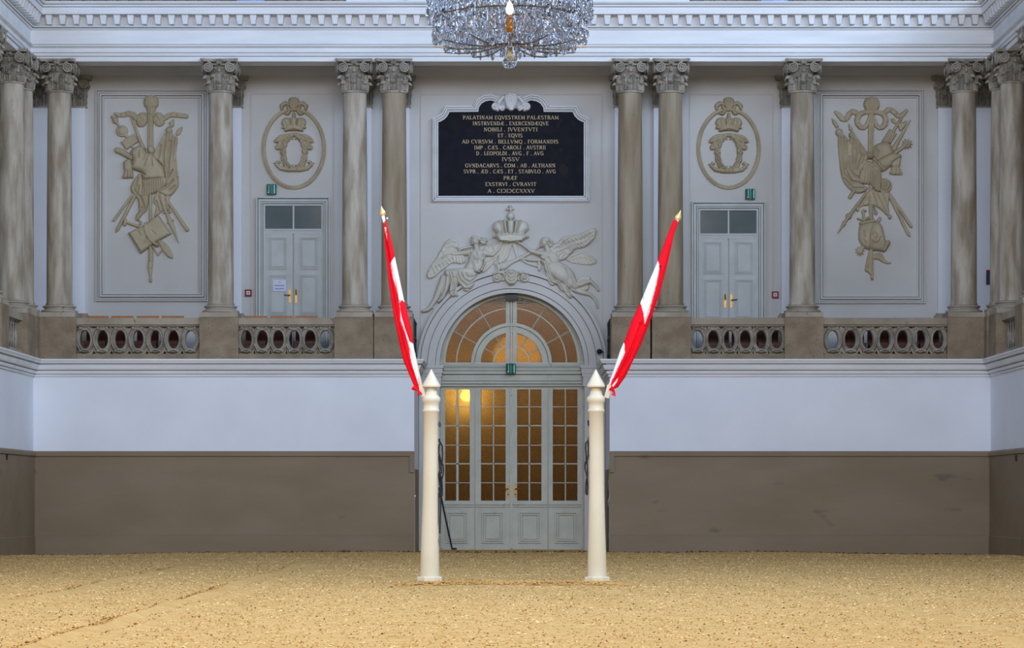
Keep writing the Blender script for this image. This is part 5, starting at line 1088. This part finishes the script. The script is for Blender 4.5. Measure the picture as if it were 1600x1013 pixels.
for mir in (False, True):
    for a, b, p in ((0, 9, 0.05), (13, 18, 0.05), (21, 33, 0.085), (37, 47, 0.10), (51, 56, 0.05)):
        mb.ring([tp(*q_) for q_ in side_off(b, mir)], [tp(*q_) for q_ in side_off(a, mir)], YB-p, YB, closed=False)
for a, b, p in ((0, 9, 0.05), (13, 18, 0.05), (21, 33, 0.085), (37, 47, 0.10), (51, 56, 0.05)):
    x0, z0 = tp(84-b, 938+b); x1, z1 = tp(2*cxm-84+b, 938+a); mb.box(x0, x1, YB-p, YB, z0, z1)
mb.build('moulded_frame', M['plaster_trim'], T, smooth=True, angle=30)
h = HF(670, 140, 5.627, YW, 540, 30, 910, 200, 0.0075)
for sg in (-1, 1):
    h.cap([(cxm+sg*70,70),(cxm+sg*110,120),(cxm+sg*138,165),(cxm+sg*120,180)],[16,22,22,16],0.12); h.ell(cxm+sg*134,152,38,38,0.11)
    h.crease([(cxm+sg*134+sg*r_*math.cos(a),152+r_*math.sin(a)) for a,r_ in [(q*0.5-2.6, 30-q*1.5) for q in range(17)]],5,-0.05); h.ell(cxm+sg*78,165,26,26,0.10); h.crease([(cxm+sg*68,150),(cxm+sg*90,168),(cxm+sg*75,182)],5,-0.04)
h.poly([(cxm-45,50),(cxm+45,50),(cxm+62,80),(cxm+48,150),(cxm,192),(cxm-48,150),(cxm-62,80)],0.15,22).ell(cxm,46,54,15,0.16)
h.creases([[(cxm+q*9,60),(cxm+q*5,175)] for q in (-4,-2,0,2,4)],5,-0.045); h.build('acanthus_crest', M['plaster_trim'], T)
# letterforms: strokes (x0,y0,x1,y1,weight) on a unit-high cell, serifs added at stem ends
def arcs(cx_, cy_, rx, ry, a0, a1, w_, n_=7, thin=None):
    pts = [(cx_+rx*math.cos(math.radians(a0+(a1-a0)*i/n_)), cy_+ry*math.sin(math.radians(a0+(a1-a0)*i/n_))) for i in range(n_+1)]
    return [(pts[i][0], pts[i][1], pts[i+1][0], pts[i+1][1], (w_ if thin is None else thin+(w_-thin)*abs(math.cos(math.radians(a0+(a1-a0)*(i+.5)/n_))))) for i in range(n_)]
K, t_ = 0.115, 0.05
def stem(x): return [(x, 0, x, 1, K), (x-.13, .02, x+.13, .02, .05), (x-.13, .98, x+.13, .98, .05)]
GL = {
 'A': (0.8, [(0.06,0,0.4,1,t_),(0.4,1,0.74,0,K),(0.2,0.36,0.6,0.36,t_),(-.04,.02,.18,.02,.05),(.62,.02,.84,.02,.05)]),
 'B': (0.68, stem(.15)+[(.15,.97,.4,.97,t_),(.15,.53,.42,.53,t_),(.15,.03,.4,.03,t_)]+arcs(.38,.75,.2,.22,90,-90,K,thin=t_)+arcs(.4,.28,.24,.25,90,-90,K,thin=t_)),
 'C': (0.74, arcs(.42,.5,.34,.5,50,310,K,10,t_)+[(.64,.98,.64,.75,t_),(.64,.02,.64,.25,t_)]),
 'Ↄ': (0.74, arcs(.32,.5,.34,.5,130,-130,K,10,t_)+[(.10,.98,.10,.75,t_),(.10,.02,.10,.25,t_)]),
 'D': (0.78, stem(.15)+[(.15,.97,.36,.97,t_),(.15,.03,.36,.03,t_)]+arcs(.34,.5,.36,.47,90,-90,K,9,t_)),
 'E': (0.62, stem(.15)+[(.15,.97,.56,.97,t_),(.15,.5,.46,.5,t_),(.15,.03,.58,.03,t_),(.55,.97,.55,.8,t_),(.57,.03,.57,.22,t_)]),
 'F': (0.58, stem(.15)+[(.15,.97,.54,.97,t_),(.15,.5,.44,.5,t_),(.53,.97,.53,.8,t_)]),
 'G': (0.78, arcs(.42,.5,.34,.5,50,300,K,10,t_)+[(.64,.98,.64,.75,t_),(.66,.0,.66,.42,K),(.5,.42,.76,.42,.05)]),
 'H': (0.82, stem(.15)+stem(.67)+[(.15,.5,.67,.5,t_)]),
 'I': (0.32, stem(.16)), 'J': (0.36, [(.2,1,.2,.0,K),(.2,0,.05,-.14,t_),(.07,.98,.33,.98,.05)]),
 'L': (0.6, stem(.15)+[(.15,.03,.56,.03,t_),(.55,.03,.55,.24,t_)]),
 'M': (0.96, [(.14,0,.14,1,t_),(.14,1,.48,.12,K),(.48,.12,.82,1,t_),(.82,0,.82,1,K),(.02,.02,.26,.02,.05),(.7,.02,.94,.02,.05),(.04,.98,.2,.98,.05),(.78,.98,.94,.98,.05)]),
 'N': (0.8, [(.14,0,.14,1,t_),(.14,1,.66,0,K),(.66,0,.66,1,t_),(.02,.02,.26,.02,.05),(.54,.98,.78,.98,.05)]),
 'O': (0.84, arcs(.42,.5,.35,.5,0,360,K,14,t_)), 'P': (0.64, stem(.15)+[(.15,.97,.38,.97,t_),(.15,.46,.38,.46,t_)]+arcs(.36,.71,.22,.25,90,-90,K,7,t_)),
 'Q': (0.84, arcs(.42,.5,.35,.5,0,360,K,14,t_)+[(.42,.08,.8,-.18,K)]),
 'R': (0.74, stem(.15)+[(.15,.97,.38,.97,t_),(.15,.5,.38,.5,t_)]+arcs(.36,.74,.22,.23,90,-90,K,7,t_)+[(.36,.5,.68,.02,K),(.58,.02,.78,.02,.05)]),
 'S': (0.6, arcs(.3,.74,.22,.25,30,250,K,7,t_)+arcs(.3,.26,.23,.26,90,-150,K,8,t_)),
 'T': (0.7, stem(.35)[:2]+[(.05,.97,.65,.97,t_),(.06,.97,.06,.8,t_),(.64,.97,.64,.8,t_)]),
 'V': (0.78, [(.06,1,.4,0,K),(.4,0,.74,1,t_),(-.04,.98,.2,.98,.05),(.62,.98,.86,.98,.05)]),
 'X': (0.76, [(.08,1,.68,0,K),(.68,1,.08,0,t_),(-.02,.98,.2,.98,.05),(.56,.02,.8,.02,.05)]),
 'Æ': (1.0, [(0.04,0,0.46,1,t_),(.5,0,.5,1,K),(.2,.36,.5,.36,t_),(.46,.97,.94,.97,t_),(.5,.5,.82,.5,t_),(.5,.03,.96,.03,t_),(.93,.97,.93,.8,t_),(.95,.03,.95,.22,t_)]),
 '.': (0.3, [(.12,.0,.12,.14,.14)]), ' ': (0.28, [])}
lines = [("PALATINAM EQVESTREM PALÆSTRAM",300,1140,248),("INSTRVENDÆ . EXERCENDÆQVE",387,1052,300),("NOBILI . JVVENTVTI",483,955,353),("ET . EQVIS",607,823,406),("AD CVRSVM . BELLVMQ . FORMANDIS",292,1138,460),
 ("IMP . CÆS . CAROLI . AVSTRII",400,1027,512),("D . LEOPOLDI . AVG . F . AVG",417,1008,563),("IVSSV",643,795,615),("GVNDACARVS . COM . AB . ALTHANN",320,1112,670),("SVPR . ÆD . CÆS . ET . STABVLO . AVG",307,1115,722),("PRÆF",657,778,779),("EXSTRVI . CVRAVIT",497,945,834),("A . CIↃIↃCCXXXV",518,930,893)]
for txt, xa, xb, yc in lines:
    gap = 0.12; tot = sum(GL[c][0]+gap for c in txt)-gap; X0, zc = tp(xa, yc); X1, _ = tp(xb, yc); sx = (X1-X0)/tot; Hh = 32/5.627*(D0+YB)/F; mb = MB(); x = X0
    for c in txt:
        w_, st = GL[c]
        for (a, b, c2, d2, wt) in st:
            p0 = Vector((x+a*sx, YB-0.0345, zc-Hh/2+b*Hh)); p1 = Vector((x+c2*sx, YB-0.0345, zc-Hh/2+d2*Hh)); d_ = p1-p0
            if d_.length < 1e-6: continue
            nrm = d_.normalized().cross(Vector((0, 1, 0))); mb.obox((p0+p1)/2, d_/2, nrm*wt*Hh*0.62, Vector((0, 0.0045, 0)))
        x += (w_+gap)*sx
        if c == ' ' and mb.n: mb.build('inscription_word', M['letter'], T); mb = MB()
    mb.build('inscription_word', M['letter'], T)

# ------------------------------------------------------------------ upper gallery parapet and covered lamps
mb = MB(); yu = 0.25; zt = PZ(6.8, 0)
PAR = [(-0.62, zt-0.05), (0.02, zt-0.05), (0.02, PZ(3.2, 0.2)), (0.0, PZ(2.8, .2)), (-0.62, PZ(2.8, .2))]
def upath(o): return [(-8.95+o, -50), (-8.95+o, 0.2-o), (8.95-o, 0.2-o), (8.95-o, -50)]
par = struct(MB().sweep([(-0.5, zt-0.05), (0.02, zt-0.05), (0.02, PZ(4.0, .2)), (-0.02, PZ(3.4, .2)), (-0.02, PZ(2.6, .2)), (-0.5, PZ(2.6, .2))], upath).build('trim_12', M['stone_ped']), 'stone kerb of the upper gallery above the cornice')
up = None
for k, (a, b, lab) in enumerate(((60, 366, 'left'), (412, 540, 'next to the left covered lamp'), (1078, 1186, 'next to the right covered lamp'), (1236, 1540, 'right'))):
    X0, X1 = PX(a, .25), PX(b, .25); t = thing('upper_balustrade', 'stone upper parapet cut by the frame top, %s' % (lab if 'lamp' in lab else 'far '+lab), 'balustrade', ((X0+X1)/2, 0.3, PZ(2.6, .2)))
    n_ = max(2, int((X1-X0)/0.217)); 
    mb = MB().box(X0, X1, 0.15, 0.4, PZ(2.6, .2)+0.62, PZ(2.6, .2)+0.78); mb.build('coping', M['stone'], t)
    for i in range(n_):
        xx = X0+(i+0.5)*(X1-X0)/n_
        if up is None: up = MB().box(-0.075, 0.075, -0.06, 0.06, 0, 0.12).lathe([(0.04, 0.12), (0.07, 0.25), (0.06, 0.32), (0.03, 0.45), (0.06, 0.62)], n=10).build('baluster', M['stone_ped'], t, origin=(0, 0, 0)); o_ = up
        else: o_ = up.copy(); COL.objects.link(o_); o_.parent = t
        o_.location = Vector((xx, 0.26, PZ(2.6, .2)))-t.location
t = thing('upper_pedestal', 'pale stone block of the upper gallery parapet behind the chandelier', 'pedestal', (0, 0.3, PZ(2.6, .2)))
mb = MB().box(PX(541, .2), PX(1077, .2), 0.16, 0.5, PZ(2.6, .2), PZ(2.6, .2)+0.8); mb.build('block', M['plaster'], t)
MB().box(PX(636, .1), PX(966, .1), 0.08, 0.2, zt-0.03, PZ(-8, .1)).build('bolection', M['plaster'], t)
for px, lab in ((391, 'pale blue wrapped bundle on the cornice, left of the chandelier'), (1209, 'pale blue wrapped bundle on the cornice, right of the chandelier')):
    c = Vector(P(px, 9.2, -0.12)); t = thing('wrapped_bundle', lab, 'bundle', tuple(c), 'wrapped bundles'); mb = MB(); V = []; n_ = 40; rows = 14
    for r_ in range(rows):
        v = r_/(rows-1); hz = 0.30*v; rd = 0.19+0.07*math.sin(v*2.6)+0.02*v
        for j in range(n_):
            a = 2*math.pi*j/n_; f_ = 1+0.05*math.sin(a*7+v*3)+0.03*math.sin(a*13-v*5); V.append((c.x+rd*f_*math.cos(a), c.y+0.55*rd*f_*math.sin(a), c.z+hz-0.02*math.cos(a*2)))
    mb.add(V, [(i*n_+j, i*n_+(j+1)%n_, (i+1)*n_+(j+1)%n_, (i+1)*n_+j) for i in range(rows-1) for j in range(n_)]+[tuple(range(n_-1, -1, -1)), tuple((rows-1)*n_+j for j in range(n_))]); mb.build('cover', M['blue'], t, smooth=True, angle=60)
    MB().tube([(c.x+0.215*math.cos(a), c.y+0.125*math.sin(a), c.z+0.06) for a in np.linspace(0, 2*math.pi, 25)[:-1]], 0.012, 6, closed=True).build('cord', M['blue'], t)

mb = MB().box(-11, 11, 2.6, 2.8, 10.4, 17).box(-11, 11, 0.3, 2.7, 10.3, 10.4); struct(mb.build('wall_upper', M['stone']), 'wall behind the upper gallery')
# ------------------------------------------------------------------ chandelier
YC = -18.6; cc = Vector(P(796.5, 60, YC)); kc = (D0+YC)/F; zc = lambda py: PZ(py, YC)
T = thing('crystal_chandelier', 'large crystal chandelier hanging in the middle, cut off by the top of the frame', 'chandelier', (cc.x, YC, zc(-80)))
MB().lathe([(0.012, zc(80)), (0.012, zc(62)), (0.04, zc(58)), (0.062, zc(54)), (0.060, zc(50)), (0.05, zc(46)), (0.056, zc(42)), (0.045, zc(38)), (0.045, zc(33)), (0.03, zc(30)), (0.02, zc(-150))], (cc.x, YC, 0), 20).build('gilded_stem', mat('amber_gilt', srgb(150, 86, 20), srgb(190, 122, 40), 14, 0.25, 0.5), T, smooth=True)
MB().lathe([(0.015, zc(81)), (0.03, zc(84)), (0.062, zc(90)), (0.085, zc(96)), (0.088, zc(99.5)), (0.075, zc(104)), (0.04, zc(106.5)), (0.005, zc(107.2))], (cc.x, YC, 0), 16).build('crystal_ball', M['crystal'], T)
gs = bpy.data.materials['amber_gilt']; gl = mat('gilded_arm', srgb(96, 84, 74), srgb(130, 112, 88), 20, 0.3, 0.6); arm = bulb = cnd = None
rings = ((0.86, zc(30)), (0.62, zc(8)))
for R_, zr in rings: MB().tube([(cc.x+R_*math.cos(a), YC+R_*math.sin(a), zr) for a in np.linspace(0, 2*math.pi, 49)[:-1]], 0.012, 6, closed=True, up=(0, 0, 1)).build('ring_hoop', gl, T, smooth=True)
for j in range(12):
    a = -math.pi/2+j*math.pi/6
    if arm is None:
        arm = MB().tube([(0.04+0.86*t, 0, -0.05*math.sin(t*math.pi)-0.03*t+0.03) for t in np.linspace(0, 1, 14)], 0.009, 6).build('curved_arm', gl, T, smooth=True, origin=(0, 0, 0)); o1 = arm
        cnd = MB().lathe([(0.008, -0.03), (0.028, -0.01), (0.040, 0.02), (0.030, 0.045), (0.040, 0.07), (0.034, 0.10), (0.038, 0.14), (0.022, 0.165), (0.022, 0.18)], n=14).build('candle_socket', gs, T, smooth=True, origin=(0, 0, 0)); o2 = cnd
        lit = MB().lathe([(0.012, 0), (0.036, 0.035), (0.044, 0.07), (0.03, 0.12), (0.010, 0.155), (0.002, 0.17)], n=14).build('candle_bulb', M['bulb'], T, smooth=True, origin=(0, 0, 0)); o3 = lit
    else:
        if j == 1: bulb = lit.copy(); bulb.data = lit.data.copy(); bulb.data.materials[0] = M['crystal']; bulb.name = 'unlit_candle'; o3 = bulb; cnd2 = cnd.copy(); cnd2.data = cnd.data.copy(); cnd2.data.materials[0] = M['crystal']; cnd = cnd2; o2 = cnd2
        else: o3 = bulb.copy(); o2 = cnd.copy()
        o1 = arm.copy()
        for o_ in (o1, o2, o3): COL.objects.link(o_); o_.parent = T
    zr = zc(72); o1.rotation_euler = (0, 0, a); o1.location = Vector((cc.x, YC, zr))-T.location
    q = Vector((cc.x+0.88*math.cos(a), YC+0.88*math.sin(a), zr+0.03)); o2.location = q-T.location; o3.location = q+Vector((0, 0, 0.175))-T.location
def drop(L, w_, th, kind):
    """cut crystal: flat almond or faceted spear with a small bead above"""
    if kind == 0: pr = [(0.004, 0.0), (0.30, 0.16), (0.5, 0.34), (0.47, 0.48), (0.26, 0.76), (0.05, 1.0)]
    else: pr = [(0.004, 0.0), (0.5, 0.22), (0.34, 0.6), (0.12, 0.94), (0.05, 1.0)]
    mb = MB(); mb.lathe([(r_*w_, -L+z_*L) for r_, z_ in pr], n=8, scy=th, ph=0.5); mb.lathe([(0.002, 0.002), (0.010, 0.012), (0.002, 0.022)], n=6); return mb
protos = [drop(0.145, 0.072, 0.35, 0), drop(0.12, 0.058, 0.4, 0), drop(0.18, 0.052, 0.6, 1), drop(0.10, 0.052, 0.4, 0), drop(0.16, 0.10, 0.35, 0)]
pm = [None]*5; rest = MB(); items = []
def hang(R_, zr, n_, kinds, jit=0.02, ph=0.0):
    n_ = int(n_*1.35)
    for j in range(n_):
        a = 2*math.pi*(j+ph)/n_+rng.normal(0, 0.01); items.append((cc.x+R_*math.cos(a), YC+R_*math.sin(a), zr+rng.normal(0, jit), kinds[j % len(kinds)], a+rng.normal(0, 0.5)))
hang(0.97, zc(8), 64, (2, 3), 0.012); hang(0.965, zc(-8), 64, (1, 2), 0.02, .5); hang(0.96, zc(-24), 60, (1, 2), 0.02)
hang(0.90, zc(42), 24, (4, 2), 0.012); hang(0.72, zc(55), 20, (4, 2), 0.015); hang(0.87, zc(28), 44, (0, 1, 2), 0.025, .3); hang(0.86, zc(15), 48, (0, 2, 1), 0.025); hang(0.84, zc(2), 48, (0, 1), 0.03, .5); hang(0.82, zc(-12), 48, (0, 2), 0.03); hang(0.82, zc(-26), 44, (0, 2), 0.03)
hang(0.70, zc(48), 30, (0, 1, 2), 0.03); hang(0.68, zc(34), 36, (0, 1), 0.03, .4); hang(0.66, zc(20), 36, (1, 2), 0.03); hang(0.62, zc(6), 36, (0, 1), 0.03); hang(0.60, zc(-8), 36, (0, 1), 0.03)
hang(0.60, zc(54), 30, (0, 2), 0.02); hang(0.52, zc(58), 26, (0, 1, 2), 0.03); hang(0.48, zc(44), 26, (0, 1), 0.03, .4); hang(0.46, zc(30), 26, (0, 2), 0.03); hang(0.42, zc(14), 26, (0, 1), 0.03)
hang(0.30, zc(60), 16, (0, 1), 0.03); hang(0.28, zc(46), 16, (0, 2), 0.03); hang(0.26, zc(32), 14, (0, 1), 0.03); hang(0.10, zc(66), 6, (3, 1), 0.02)
order_ = sorted(range(len(items)), key=lambda i: -((zc(60)-items[i][2] < 0.35)*1.0 - items[i][1]*0.4 + (items[i][2] < zc(0))*0.8))
solo = set(order_[:96])
for i, (x, y, z, kk_, a) in enumerate(items):
    if i in solo:
        if pm[kk_] is None: pm[kk_] = protos[kk_].build('crystal_drop', M['crystal'], T, origin=(0, 0, 0)); o_ = pm[kk_]
        else: o_ = pm[kk_].copy(); COL.objects.link(o_); o_.parent = T
        o_.location = Vector((x, y, z))-T.location; o_.rotation_euler = (0, 0, a)
    else:
        ca, sa = math.cos(a), math.sin(a); p_ = protos[kk_]; rest.add([(x+vx*ca-vy*sa, y+vx*sa+vy*ca, z+vz) for vx, vy, vz in p_.v], p_.f)
ro = rest.build('crystal_pendants', M['crystal'], T); ro['kind'] = 'stuff'
